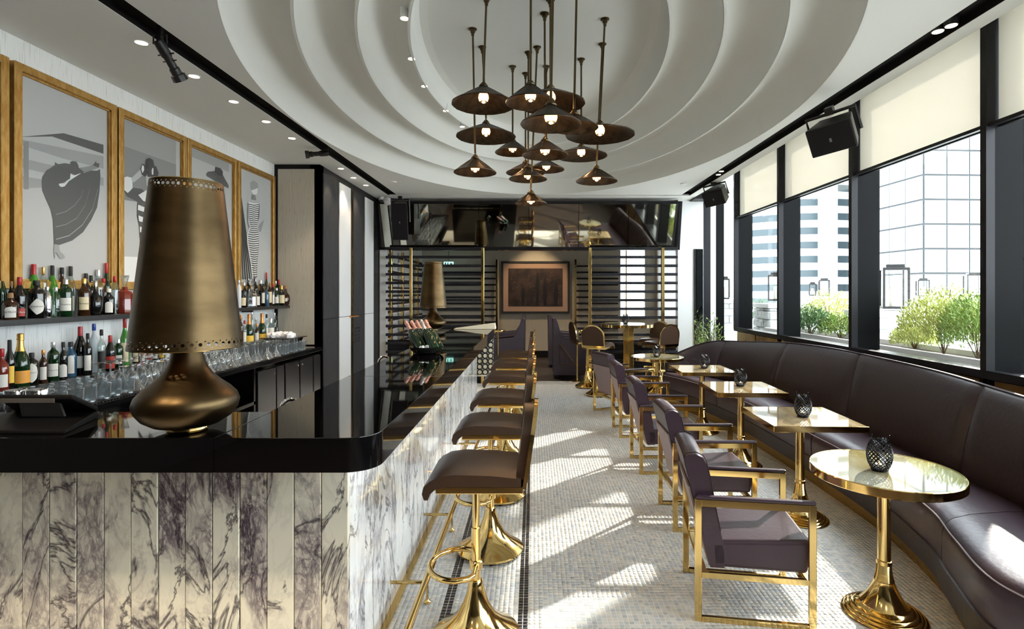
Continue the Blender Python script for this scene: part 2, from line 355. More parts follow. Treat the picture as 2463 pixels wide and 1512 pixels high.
def tiles(ii, jj, name, m):
    n = len(ii); g, q = .0010, .0018; P = .025
    rng = np.random.RandomState(3); z = rng.uniform(-.0004, .0004, n)
    c = np.zeros((n, 8, 3)); ox = [g, P-g, P-g, g]; oy = [g, g, P-g, P-g]; ix = [q, P-q, P-q, q]; iy = [q, q, P-q, P-q]
    for k in range(4):
        c[:, k, 0] = ii*P+ox[k]; c[:, k, 1] = jj*P+oy[k]; c[:, k, 2] = -.0012
        c[:, k+4, 0] = ii*P+ix[k]; c[:, k+4, 1] = jj*P+iy[k]; c[:, k+4, 2] = z
    fa = np.array([[4,5,6,7],[0,1,5,4],[1,2,6,5],[2,3,7,6],[3,0,4,7]])
    f = (fa[None]+(np.arange(n)*8)[:, None, None]).reshape(-1, 4)
    me = bpy.data.meshes.new(name); me.vertices.add(n*8); me.vertices.foreach_set('co', c.ravel())
    me.loops.add(len(f)*4); me.loops.foreach_set('vertex_index', f.ravel()); me.polygons.add(len(f))
    me.polygons.foreach_set('loop_start', np.arange(len(f))*4); me.materials.append(m); me.update(calc_edges=True)
    o = bpy.data.objects.new(name, me); COL.objects.link(o); o.parent = floor; return o
tag(tiles(ii[~dk], jj[~dk], 'mosaic', M['tile']), kind='stuff')
tag(tiles(ii[dk], jj[dk], 'black_mosaic_border', M['tiled']), kind='stuff')
t0 = None
for (i, j) in sorted(single):
    if t0 is None:
        b = MB(); P, g, q = .025, .0010, .0018
        b.add([(g,g,-.0012),(P-g,g,-.0012),(P-g,P-g,-.0012),(g,P-g,-.0012),(q,q,0),(P-q,q,0),(P-q,P-q,0),(q,P-q,0)],
              [(4,5,6,7),(0,1,5,4),(1,2,6,5),(2,3,7,6),(3,0,4,7)])
        t0 = b.build('tile', M['tile'], floor, ang=0, recalc=False); o = t0
    else: o = t0.copy(); COL.objects.link(o)
    o.location = (i*.025, j*.025, random.uniform(-.0003, .0003))

# ---- walls
def wall(name, a, b, m): x = MB(); x.box(a, b); return struct(x.build(name, m, ang=0))
wl = wall('wall_left', (XL-.15, 1.95, 0), (XL, YB+.1, 3.3), M['wall']); wall('wall_left_entrance', (XL-.15, YF, 0), (XL, 1.95, 3.3), M['char'])
wall('wall_front', (-4, YF-.15, 0), (3.6, YF, 3.6), M['char'])
wall('wall_back', (-4, YBACK, 0), (2.08, YBACK+.15, 3.5), M['beige'])
wall('wall_back', (2.66, YBACK, 0), (3.6, YBACK+.15, 3.5), M['beige'])
wall('wall_back', (2.08, YBACK, 0), (2.66, YBACK+.15, .95), M['beige']); wall('wall_back', (2.08, YBACK, 2.6), (2.66, YBACK+.15, 3.5), M['beige'])
b = MB(); b.box((-3.4, YBACK-.03, 0), (3.2, YBACK, .16)); struct(b.build('baseboard_back', M['frameblk'], ang=0))
wall('wall_dining_left', (-4, YE, 0), (-2.66, YBACK, 3.5), M['white'])
wall('wall_dining_right', (2.94, YE+.16, 0), (3.2, YBACK, 3.5), M['white'])
wr = wall('wall_right_end', (2.50, YE, 0), (2.94, YE+.15, 3.45), M['white'])
wall('wall_above_screens', (-2.8, YE+.25, 2.30), (3.0, YE+.4, 3.5), M['blackg'])
# return wall facing the camera: dark frame round a beige panel
rt = wall('wall_return', (XL, YB, 0), (XC, YB+.12, 3.2), M['frameblk'])
part('wallpaper_panel', M['beige'], rt, (XL+.05, YB-.012, .9), (XC-.07, YB+.01, 3.09))
# corridor wall with alternating panels
cw = wall('wall_corridor', (XC-.12, YB, 0), (XC, YE, 3.2), M['frameblk'])
def yx(px): return XC*F/(px-CX)
for n_, a_, b_, mm in (('wood_panel', 776, 811, 'wood'), ('lacquer_panel', 815, 842, 'white'), ('wood_panel', 848, 873, 'wood'), ('lacquer_panel', 877, 897, 'white')):
    for z0, z1 in ((.02, 1.205), (1.212, 3.06)): part(n_, M[mm], cw, (XC-.01, yx(a_), z0), (XC+.012, yx(b_), z1))
part('brass_strip', M['brassb'], cw, (XC-.01, yx(844.6), 0), (XC+.016, yx(846), 3.06))
part('door_handle', M['copper'], cw, (XC, yx(838), 1.19), (XC+.05, yx(856), 1.205))
b = MB()
for i in range(3):
    for j in range(5): b.lathe([(.02, 0), (.02, .004)], 8, (0, 0, 0)) if 0 else b.box((XC+.012, yx(851)+i*.10, .80+j*.05), (XC+.016, yx(851)+i*.10+.05, .825+j*.05))
b.build('vent_grille', M['black'], cw, ang=0)
wall('wall_corridor_end', (XL-.1, YE, 0), (-2.55, YE+.12, 3.2), M['white'])

# ---- ceiling with stepped elliptical coffer
EX, EY = .05, 5.2
RING = [(2.27, 3.62, 3.15), (1.89, 3.18, 3.30), (1.50, 2.74, 3.45), (1.12, 2.30, 3.60), (.98, 2.14, 3.82)]
rx0, rx1, ry0, ry1 = -2.24, 2.43, YF, 8.87
b = MB(); n = 160; angs = [2*math.pi*i/n for i in range(n)]
for cxx, cyy in ((rx0, ry0), (rx1, ry0), (rx1, ry1), (rx0, ry1)):
    a = math.atan2((cyy-EY), (cxx-EX)) % (2*math.pi); k = min(range(n), key=lambda i: abs(angs[i]-a)); angs[k] = a
ino, outr = [], []
for a in angs:
    c, s = math.cos(a), math.sin(a); R = 1/math.sqrt((c/2.27)**2+(s/3.62)**2); ino.append((EX+R*c, EY+R*s, ZC))
    t = min(((rx1-EX)/c if c > 1e-9 else 1e9), ((rx0-EX)/c if c < -1e-9 else 1e9), ((ry1-EY)/s if s > 1e-9 else 1e9), ((ry0-EY)/s if s < -1e-9 else 1e9))
    outr.append((EX+t*c, EY+t*s, ZC))
b.add(ino+outr, [(i, (i+1) % n, n+(i+1) % n, n+i) for i in range(n)])
up = [(x, y, ZC+.2) for x, y, z in outr]; b.add(outr+up, [(i, (i+1) % n, n+(i+1) % n, n+i) for i in range(n)])
b.box((XL-.1, YF, ZC), (-2.39, 9.40, ZC+.2)); b.box((2.585, YF, ZC), (2.71, 9.40, ZC+.3)); b.box((-2.39, 8.94, ZC), (2.585, 9.62, ZC+.2))
ceil = struct(b.build('ceiling', M['ceil'], ang=30))
b = MB(); b.box((-4, YF, 3.95), (3.6, 9.8, 4.0)); b.box((-4, 9.55, 3.25), (3.6, YBACK+.2, 3.4)); b.build('roof_slab', M['ceil'], ceil, ang=0)
NS = 128
for i in range(4):
    (a0, b0, z0), (a1, b1, z1) = RING[i], RING[i+1]; rows = []
    if i < 3: prof = [(-.004, 0), (0, 0), (0, .012), (.05, .08), (.11, .14), (.2, .195), (.32, .232), (.46, .246), (.62, .243), (.80, .232), (.95, .214), (.95, .150), (1.0, .150)]
    else: prof = [(-.004, 0), (0, 0), (0, .012), (.05, .06), (.12, .12), (.25, .18), (.5, .212), (1, .22)]
    for j in range(NS):
        th = 2*math.pi*j/NS; c, s = math.cos(th), math.sin(th)
        rows.append([(EX+(a0+(a1-a0)*u)*c, EY+(b0+(b1-b0)*u)*s, z0+w) for u, w in prof])
    rows.append(rows[0]); g = MB(); g.grid(rows); g.build('coffer_ring', M['coffer'], ceil, ang=32)
g = MB(); g.add([(EX+.985*math.cos(2*math.pi*j/NS), EY+2.145*math.sin(2*math.pi*j/NS), 3.82) for j in range(NS)], [tuple(range(NS))]); g.build('coffer_top', M['coffer'], ceil, ang=0)
def trim(nm, a, b_, m, par=None): x = MB(); x.box(a, b_); o = x.build(nm, m, par, ang=0); return o if par else struct(o)
for nm, a, b_ in (('trim_1', (-2.39, YF, ZC+.05), (-2.24, 8.94, ZC+.1)), ('trim_2', (2.43, YF, ZC+.05), (2.585, 8.94, ZC+.1)), ('trim_3', (-2.39, 8.87, ZC+.02), (2.585, 8.94, ZC+.06))):
    trim(nm, a, b_, M['slot'])
trim('trim_4', (-2.40, YF, ZC+.002), (-2.388, 8.94, ZC+.1), M['slot']); trim('trim_5', (2.583, YF, ZC+.002), (2.59, 8.94, ZC+.1), M['slot'])
trim('trim_6', (2.71, 9.05, 3.12), (3.12, YE, 3.46), M['frameblk'])
# ---- window wall
wp = wall('wall_window_head', (2.69, YF, 3.44), (3.4, 9.6, 3.6), M['ceil'])
MY = [.59, 2.14, 3.69, 5.24, 6.79, 8.27]
wall('wall_window_sill', (XW+.02, YF, 0), (XW+.24, 8.27, .985), M['blackg'])
MYS = [-2.5, -.96]+MY
for k in range(len(MYS)-1):
    y0, y1 = MYS[k], MYS[k+1]
    w = thing('window_%d' % (k+1), None, None, (XW, y0, 0)); w['kind'] = 'structure'
    def wpart(nm, m, a, b_): x = MB(); x.box(a, b_); return x.build(nm, m, w, ang=0, world=True)
    wpart('mullion', M['frameblk'], (XW-.03, y1-.025, .985), (XW+.03, y1+.025, 3.44))
    wpart('fin', M['fin'], (XW+.03, y1-.02, 1.0), (XW+.245, y1+.04, 3.44))
    wpart('sill_rail', M['frameblk'], (XW-.035, y0, .965), (XW+.035, y1, 1.02))
    wpart('sill_ledge', M['ledge'], (XW+.035, y0+.04, .985), (XW+.245, y1-.02, 1.0))
    wpart('transom', M['frameblk'], (XW-.012, y0+.025, 2.675), (XW+.02, y1-.025, 2.70))
    wpart('pane', M['pane'], (XW+.222, y0+.04, 1.0), (XW+.23, y1-.02, 3.44))
    if k >= 2:
        for f0, f1 in ((.03, .5), (.5, .97)): wpart('sill_panel', M['woodp'], (XW-.005, y0+(y1-y0)*f0+.015, .45), (XW+.022, y0+(y1-y0)*f1-.015, .955))
w = thing('window_9', None, None, (XW, 8.3, 0)); w['kind'] = 'structure'
for nm, m_, a, b_ in (('pane', 'pane', (3.315, 8.31, .02), (3.323, 9.45, 3.44)), ('post', 'frameblk', (2.955, 9.38, 0), (3.075, 9.5, 3.44)), ('jamb', 'white', (3.075, 9.42, 0), (3.18, 9.5, 3.44)),
                      ('fin', 'fin', (3.18, 9.42, 0), (3.325, 9.5, 3.44)), ('threshold', 'frameblk', (3.08, 8.3, -.02), (3.33, 9.45, .03))):
    x = MB(); x.box(a, b_); x.build(nm, M[m_], w, ang=0, world=True)
part('mirror_strip', M['mirrorn'], wr, (2.775, YE-.02, .60), (2.93, YE, 2.30))
# window at the very back, behind the right screen
w = thing('window_10', None, None, (2.37, YBACK, .95)); w['kind'] = 'structure'
for nm, m_, a, b_ in (('pane', 'pane', (2.08, YBACK+.06, .95), (2.66, YBACK+.07, 2.6)), ('mullion', 'brassb', (2.20, YBACK-.01, .95), (2.23, YBACK+.05, 2.6)), ('sill', 'frameblk', (2.06, YBACK-.03, .92), (2.68, YBACK+.1, .95))):
    x = MB(); x.box(a, b_); x.build(nm, M[m_], w, ang=0, world=True)
# shades
SH = [(.62, 2.11, 'cream roller shade at the right edge of the view, nearest window bay'), (2.17, 3.66, 'cream roller shade half hidden behind the nearest black window post'), (3.72, 5.21, 'wide cream roller shade behind the large black speaker'),
      (5.27, 6.76, 'narrow cream roller shade between the two hanging speakers'), (6.82, 8.24, 'farthest and smallest cream roller shade, beside the bare end window')]
for y0, y1, lb in SH:
    t = thing('roller_shade', lb, 'shade', (XW+.05, (y0+y1)/2, 2.70), group='roller shades on the window wall')
    part('shade_cloth', M['shade'], t, (0, -(y1-y0)/2, -.005), (.003, (y1-y0)/2, .74))
    part('bottom_bar', M['frameblk'], t, (-.008, -(y1-y0)/2, -.03), (.012, (y1-y0)/2, -.004))

# ================================================================ BAR
BF = 2.04
bar = thing('bar', 'long bar clad in vertical strips of veined marble', 'bar', (XB, BF, 0))
x = MB(); x.box((-2.45, BF+.025, 0), (XB-.025, BF+.30, .990)); x.box((-1.02, BF+.02, 0), (XB-.025, 6.74, .990)); x.build('bar_body', M['blackg'], bar, ang=0, world=True)
def strip(a, b_, m): x = MB(); x.rbox(a, b_, .002, 1); return x.build('marble_panel', m, bar, world=True)
pw = .1025; k = 0; xx = XB
while xx > -2.35:
    jog = random.uniform(0, .0035); strip((xx-pw+.0035, BF-jog, .012), (xx, BF+.024, .992), M['marble']); xx -= pw; k += 1
yy = BF+.003
while yy < 6.70:
    jog = random.uniform(-.0005, .0005); strip((XB-.024, yy, .012), (XB+jog, min(yy+.1015, 6.74), .992), M['marbles']); yy += .1035
x = MB(); x.box((-2.4, BF-.004, 0), (XB, BF+.03, .012)); x.box((XB-.02, BF, 0), (XB+.03, 6.74, .012)); x.build('brass_skirting', M['brassb'], bar, ang=0, world=True)
x = MB(); x.box((-2.4, BF+.006, .012), (XB-.006, BF+.020, .99)); x.box((XB-.02, BF+.006, .012), (XB-.006, 6.74, .99)); x.build('brass_joint_strip', M['brassb'], bar, ang=0, world=True)
# foot rail: part of the bar, brackets into the marble and posts to the floor
x = MB(); x.tube([(-.53, 2.0, .13), (-.53, 6.70, .13)], .017, 12); x.build('foot_rail', M['brass'], bar, world=True)
for i, y in enumerate((2.70, 3.51, 4.32, 5.13, 5.94)):
    x = MB(); x.tube([(-.53, y, .12), (-.53, y, .01)], .006, 8); x.lathe([(.018, 0), (.018, .008), (.010, .016), (.006, .03)], 12, (-.53, y, .001)); x.tube([(-.53, y-.05, .13), (XB, y-.05, .13)], .009, 8)
    x.build('rail_bracket', M['brass'], bar, world=True)
# perforated end panel
def pf(u, v): return (u, 6.76, v)
x = MB()
for i in range(3):
    for j in range(7): x.holecell(pf, -.705+i*.068, -.705+(i+1)*.068, .52+j*.068, .52+(j+1)*.068, .025)
x.build('perforated_panel', M['black'], bar, ang=0, world=True)
x = MB(); x.box((-.705, 6.765, .50), (-.50, 6.775, .994)); x.build('hole_light_sheet', M['towel'], bar, ang=0, world=True)  # cream colour stands in for the light showing through the holes
# countertop: one slab of black stone in three lengths
ct = thing('countertop', 'glossy black stone countertop running round the bar corner', 'countertop', (-.75, 1.9, 1.1))
ZT, ZB = 1.10, .993; YN, XR, XI, YI = 1.671, -.492, -1.0, 2.04; R = .10
def slab(pts):
    bm = bmesh.new(); vs = [bm.verts.new((a, c, ZB)) for a, c in pts]; f = bm.faces.new(vs); ex = bmesh.ops.extrude_face_region(bm, geom=[f])
    for v in ex['geom']:
        if isinstance(v, bmesh.types.BMVert): v.co.z = ZT
    ed = [e for e in bm.edges if all(abs(v.co.z-ZT) < 1e-6 for v in e.verts)]
    bmesh.ops.bevel(bm, geom=ed, offset=.003, segments=2, profile=.5, affect='EDGES'); x = MB(); x.bm(bm); return x.build('stone_slab', M['counter'], ct, world=True)
slab([(-2.45, YN), (-.9885, YN), (-.9885, YI), (-2.45, YI)])
arc = [(XR-R+R*math.sin(t), YN+R-R*math.cos(t)) for t in [i*math.pi/2/12 for i in range(13)]]
slab([(-.987, YN)]+arc+[(XR, 2.9), (XI, 2.9), (XI, YI), (-.987, YI)])
slab([(XR, 2.9015), (XR, 6.75), (XI, 6.75), (XI, 2.9015)])

# ---- bronze table lamps
def make_lamp(label, loc, nh=44):
    t = thing('table_lamp', label, 'lamp', loc, group='bronze lamps on the bar')
    x = MB(); x.lathe([(.055, 0), (.06, .006), (.058, .012), (.04, .014)], 36); x.build('foot_ring', M['brass'], t)
    pr = [(.052, .010), (.098, .022), (.128, .042), (.147, .068), (.153, .092), (.145, .115), (.125, .137), (.100, .157), (.078, .178), (.062, .20), (.052, .222), (.045, .248), (.042, .275), (.041, .30), (.012, .305), (.012, .36)]
    x = MB(); x.lathe(pr, 56); x.build('lamp_base', M['bronze'], t)
    r0, r1, z0, z1 = .163, .104, .270, .808; hz = .022
    def rr(z): return r0+(r1-r0)*(z-z0)/(z1-z0)
    def mp(u, z): a = u/160.0*2*math.pi; return (rr(z)*math.cos(a), rr(z)*math.sin(a), z)
    x = MB(); du = 160.0/nh; rh0, rh1 = .0055, .0055
    def cells(zc, r):
        for i in range(nh):
            n = 10; hh = hz/2; o, q = [], []
            for k in range(n):
                a = 2*math.pi*k/n+math.pi/4; c, s = math.cos(a), math.sin(a); g = max(abs(c), abs(s))
                o.append(mp((i+.5+.5*c/g)*du, zc+hh*s/g)); q.append(mp((i+.5)*du+r*c*160/(2*math.pi*rr(zc)), zc+r*s))
            x.add(o+q, [(k, (k+1) % n, n+(k+1) % n, n+k) for k in range(n)])
    def band(za, zb):
        rows = [[mp(i*160/88, z) for i in range(88)] for z in (za, zb)]; x.grid(rows, close_u=True)
    band(z0, z0+.008); cells(z0+.008+hz/2, .0056); band(z0+.008+hz, z1-.008-hz); cells(z1-.008-hz/2, .0052); band(z1-.008, z1)
    x.build('lamp_shade', M['bronze'], t, ang=40)
    for r_, z_, s_ in ((r0, z0, -1), (r1, z1, 1)): x = MB(); x.shell([(r_, z_), (r_-.001, z_+.002*s_), (r_-.003, z_)], 88); x.build('shade_rim', M['brassb'], t)
    x = MB(); x.lathe([(.012, .36), (.03, .39), (.032, .42), (.018, .45), (.0, .455)], 16); x.build('lamp_bulb', M['bulb'], t); return t
make_lamp('large bronze table lamp on the near corner of the bar, biggest thing on it', (-1.137, 1.775, ZT))
make_lamp('small-looking bronze table lamp at the far end of the black bar top', ((1042-CX)*6.42/F, 6.42, ZT))

# ---- champagne bottles in a low bowl
M['bowl'] = mat('black_bowl', (.01, .01, .01), .08, spec=.7)
cb = thing('ice_bowl', 'shallow black bowl of ice holding leaning rose champagne bottles', 'bowl', (-.80, 4.02, ZT))
x = MB(); x.lathe([(.05, 0), (.09, .006), (.115, .03), (.122, .05), (.116, .05), (.1, .03), (.0, .024)], 32); x.build('bowl_body', M['bowl'], cb)
x = MB()
for i in range(46):
    a = random.uniform(0, 6.28); r = random.uniform(.0, .1); s = random.uniform(.009, .016); x.M = Matrix.Translation((r*math.cos(a), r*math.sin(a), .042+random.uniform(0, .012))) @ Matrix.Rotation(random.random()*3, 4, (random.random(), .4, .7)); x.rbox((-s, -s, -s), (s, s, s), .003, 1)
x.M = Matrix(); tag(x.build('ice', M['ice'], cb), kind='stuff')
CHP = [(0, .016), (.0, .0), (.043, .002), (.045, .012), (.045, .135), (.043, .155), (.034, .19), (.022, .225), (.016, .25), (.0145, .285), (.0175, .288), (.0175, .296), (.0155, .30), (.0165, .318), (.013, .326), (0, .328)]
def champagne(nm, lb, loc, foil, lab, body='ggreen', grp=None, rot=None, s=1):
    t = thing(nm, lb, 'bottle', loc, group=grp, rot=rot); 
    x = MB(); x.lathe([(r*s, z*s) for r, z in CHP[1:8]]+[(.0225*s, .222*s)], 20); x.build('bottle_body', M[body], t)
    x = MB(); x.lathe([((r+.0008)*s, z*s) for r, z in [(.0235, .218)]+CHP[8:]], 16); x.build('foil_cap', M[foil], t)
    if rot is not None: return t
    x = MB(); x.grid([[((.0458)*s*math.cos(a), .0458*s*math.sin(a), z*s) for a in [(-1.25+2.5*i/12) for i in range(13)]] for z in ((.03, .105) if rot is None else (.022, .062))]); x.build('label', M[lab], t, ang=60); return t
for i, (bx, tx, ty, dy, lb) in enumerate(((1004, 985, 790, 0, 'rose-foiled champagne bottle leaning farthest left in the ice bowl'), (1018, 998, 788, .07, 'rose-foiled champagne bottle, second from left, behind its neighbour'), (1026, 1012, 792, .12, 'copper-foiled champagne bottle half hidden at the back of the ice bowl'),
                                           (1036, 1021, 789, -.03, 'silvery rose champagne bottle at the front middle of the ice bowl'), (1047, 1032, 789, .05, 'rose-foiled champagne bottle leaning on the right side of the ice bowl'))):
    y0 = 4.02+dy*.8; p0 = Vector(((bx+12-CX)*y0/F, y0-.05, ZT+.03)); tp = AT(tx, ty, y0+.05); d = (tp-p0).normalized()
    e = (-d).to_track_quat('Z', 'Y'); q = d.to_track_quat('Z', 'Y').to_euler()
    champagne('champagne_bottle', lb, p0, 'silver' if i == 3 else 'pink', 'pink', rot=q, grp='champagne bottles in the ice bowl', s=.86)
# towel and taps
x = MB(); x.hexa([(.0, -.07, 0), (.52, -.08, 0), (.52, .06, 0), (.0, .03, 0), (.02, -.05, .012), (.51, -.07, .075), (.51, .05, .075), (.02, .02, .012)], .008, 3); t = x.build('folded_towel', M['towel']); t.location = (-.98, 6.66, ZT+.001); tag(t, 'cream folded bar towel along the far end of the black counter', 'towel')
def tap(loc, lb, rz):
    t = thing('bar_tap', lb, 'tap', loc, rz); x = MB(); x.tube([(0, 0, 0)]+[(.05-.05*math.cos(a), 0, .095+.05*math.sin(a)) for a in [i*math.pi/8 for i in range(9)]], .011, 10); x.build('spout', M['chrome'], t)
    x = MB(); x.lathe([(.025, 0), (.025, .03), (.014, .04)], 16); x.build('tap_base', M['chrome'], t); x = MB(); x.tube([(0, 0, .05), (0, .07, .08)], .007, 8); x.build('lever', M['black'], t); return t
# working counter inside the bar
ib = thing('under_counter', 'dark steel underbar worktop hidden behind the bar front', 'worktop', (-1.2, 4, 0)); x = MB(); x.box((-1.45, 2.4, 0), (-1.03, 6.7, .84)); x.build('worktop', M['blackg'], ib, ang=0, world=True)
tap((-1.32, 2.82, .84), 'curved chrome tap behind the near stretch of counter', .9); tap((-1.36, 4.75, .84), 'chrome tap peeping over the counter by the corridor wall', .7)

for i_, (xx_, yy_) in enumerate(((-1.1, .15), (-2.0, .35), (.5, -.6), (-1.5, -1.3))):      # unseen fill spots added behind the camera to brighten the marble front
    l = bpy.data.lights.new('fill_spot', 'SPOT'); l.energy = 95; l.color = (1, .80, .55); l.spot_size = 2.0; l.spot_blend = .8; l.shadow_soft_size = .05; o = bpy.data.objects.new('fill_spot', l); COL.objects.link(o); o.location = (xx_, yy_, 3.1)
# ---- point-of-sale terminal seen from behind
ps = thing('payment_terminal', 'black touchscreen till on the near counter, seen from behind', 'till', (-1.64, 1.84, ZT))
x = MB(); x.hexa([(-.20, -.12, 0), (.15, -.12, 0), (.078, .10, 0), (-.22, .10, 0), (-.20, -.12, .012), (.15, -.12, .012), (.078, .10, .028), (-.22, .10, .028)], .004); x.build('terminal_base', M['blackp'], ps)
x = MB(); x.hexa([(-.22, .10, .022), (.080, .10, .022), (.108, -.045, .094), (-.14, -.045, .094), (-.22, .10, .042), (.080, .10, .042), (.108, -.04, .112), (-.14, -.04, .112)], .006); x.build('screen_housing', M['blackp'], ps)
x = MB(); x.hexa([(-.13, .03, .012), (.02, .03, .012), (.02, .04, .012), (-.13, .04, .012), (-.10, -.015, .085), (.035, -.015, .085), (.035, -.005, .085), (-.10, -.005, .085)], .002); x.build('rear_cover', M['greyp'], ps)
x = MB(); x.rbox((-.13, -.047, .083), (.05, -.043, .098), .001, 1); x.build('grey_trim', M['greyp'], ps)

for xx_, yy_, lb in ((-1.905, 1.99, 'chrome shaker tin at the left edge of the view beside the till'), (-1.835, 2.0, 'second chrome shaker tin, tucked behind the till')):
    t = thing('shaker_tin', lb, 'shaker', (xx_, yy_, ZT), group='shaker tins by the till'); x = MB(); x.lathe([(.026, 0), (.028, .004), (.034, .09), (.033, .092), (.03, .088), (0, .086)], 28); x.build('tin_body', M['chrome'], t)
# ---- back bar: lower counter, cabinets, ledge, shelf
XF = -2.53
bk = thing('back_counter', 'black back-bar worktop crowded with upturned glasses', 'worktop', (-2.9, 4.6, .87))
x = MB(); x.rbox((XL+.002, 2.45, .86), (XF, 6.5, .90), .003, 1); x.build('worktop', M['blackg'], bk, world=True)
x = MB(); x.box((XL+.002, 2.45, .90), (XL+.2, 6.3, .975)); x.build('raised_ledge', M['ledge'], bk, ang=0, world=True)
x = MB()
for i in range(150): y = 2.6+i*.0245; x.box((XF-.085, y, .9005), (XF-.01, y+.012, .907))
tag(x.build('ribbed_bar_mat', M['black'], bk, ang=0, world=True), kind='stuff')
cabs = [(5.0, 5.36, 'steel bottle-cooler door nearest the camera'), (5.37, 5.54, 'narrow steel filler cabinet beside the first cooler'), (5.56, 5.90, 'middle steel cooler with its lock at top right'), (5.91, 6.26, 'steel cooler with its lock at top left'), (6.27, 6.48, 'narrow steel cabinet against the dark wood wall')]
for i, (a, b_, lb) in enumerate(cabs):
    t = thing('under_bar_cabinet', lb, 'cabinet', ((XL+XF)/2, (a+b_)/2, 0), group='steel cabinets under the back bar')
    x = MB(); x.box((-.3, -(b_-a)/2+.004, .05), (.30, (b_-a)/2-.004, .815)); x.build('cabinet_body', M['blackg'], t, ang=0)
    x = MB(); x.rbox((.30, -(b_-a)/2+.006, .06), (.335, (b_-a)/2-.006, .81), .003, 1); d = x.build('door', M['steel'], t)
    if b_-a > .25: x = MB(); s = -1 if i == 3 else 1; x.lathe([(.0, 0), (.009, 0), (.009, .008), (0, .01)], 12); x2 = x.build('lock', M['chrome'], d); x2.rotation_euler = (0, math.pi/2, 0); x2.location = (.335, s*((b_-a)/2-.05), .76)
ob = thing('open_shelf_unit', 'open black under-bar shelving with a row of small glasses', 'shelf', (-2.85, 4.2, 0))
for a, b_ in (((XL+.05, 2.46, .05), (XF-.03, 4.98, .08)), ((XL+.05, 2.46, .52), (XF-.03, 4.98, .55)), ((XL+.02, 2.46, .0), (XL+.05, 4.98, .85)), ((XL+.05, 4.95, .05), (XF-.03, 4.98, .85))): x = MB(); x.box(a, b_); x.build('shelf_board', M['blackg'], ob, ang=0, world=True)
sh = thing('bottle_shelf', 'long slim black shelf on the left wall crowded with bottles', 'shelf', (-3.14, 4, 1.37))
x = MB(); x.rbox((XL, 0.5, 1.355), (-3.04, 6.755, 1.39), .002, 1); x.build('shelf_board', M['ledge'], sh, world=True)
x = MB()
for y in (1.5, 3.0, 4.5, 6.0): x.box((XL, y, 1.33), (XL+.12, y+.02, 1.356))
x.build('shelf_bracket', M['black'], sh, ang=0, world=True)

# ---- ice pan
t = thing('ice_pan', 'black gastro pan heaped with white ice at the end of the back bar', 'pan', (-2.86, 6.2, .90))
x = MB(); x.hexa([(-.13, -.10, 0), (.12, -.10, 0), (.12, .12, 0), (-.13, .12, 0), (-.17, -.14, .13), (.16, -.14, .13), (.16, .16, .13), (-.17, .16, .13)], .012); x.build('pan_body', M['blackg'], t)
x = MB(); x.rbox((-.2, -.17, .13), (.19, .19, .14), .003, 1); x.build('pan_rim', M['steel'], t)
x = MB()
for i in range(60): s = random.uniform(.014, .024); x.M = Matrix.Translation((random.uniform(-.13, .12), random.uniform(-.1, .12), .145+random.uniform(0, .03))) @ Matrix.Rotation(random.random()*3, 4, (random.random(), .4, .7)); x.rbox((-s, -s, -s), (s, s, s), .004, 1)
x.M = Matrix(); tag(x.build('crushed_ice', M['ice'], t), kind='stuff')
import mathutils.geometry
# ================================================================ BOTTLES
ROUND = {  # radius fraction, height fraction
 'spirit': ([(.0, 0), (.95, 0), (1, .02), (1, .60), (.92, .66), (.55, .74), (.38, .79), (.36, .86)], .86, .38),
 'wine': ([(.0, 0), (.95, 0), (1, .02), (1, .50), (.86, .60), (.52, .72), (.36, .80), (.33, .88)], .80, .36),
 'flare': ([(.0, 0), (.72, 0), (.78, .02), (.9, .3), (1, .52), (.9, .60), (.45, .76), (.3, .84)], .80, .33),
 'squat': ([(.0, 0), (.95, 0), (1, .03), (1, .52), (.85, .64), (.45, .72), (.3, .76), (.28, .82)], .80, .34),
 'apoth': ([(.0, 0), (.95, 0), (1, .02), (1, .64), (.9, .74), (.5, .80), (.36, .83), (.34, .88)], .86, .37),
 'slim': ([(.0, 0), (.95, 0), (1, .02), (1, .68), (.8, .76), (.45, .84), (.4, .9)], .84, .42),
 'round': ([(.0, 0), (.55, 0), (.8, .06), (1, .28), (.85, .5), (.4, .64), (.26, .72), (.25, .84)], .82, .32),
 'crystal': ([(.0, 0), (.9, 0), (1, .04), (1, .5), (.85, .58), (.4, .62), (.32, .70)], .68, .34)}
nb = 0
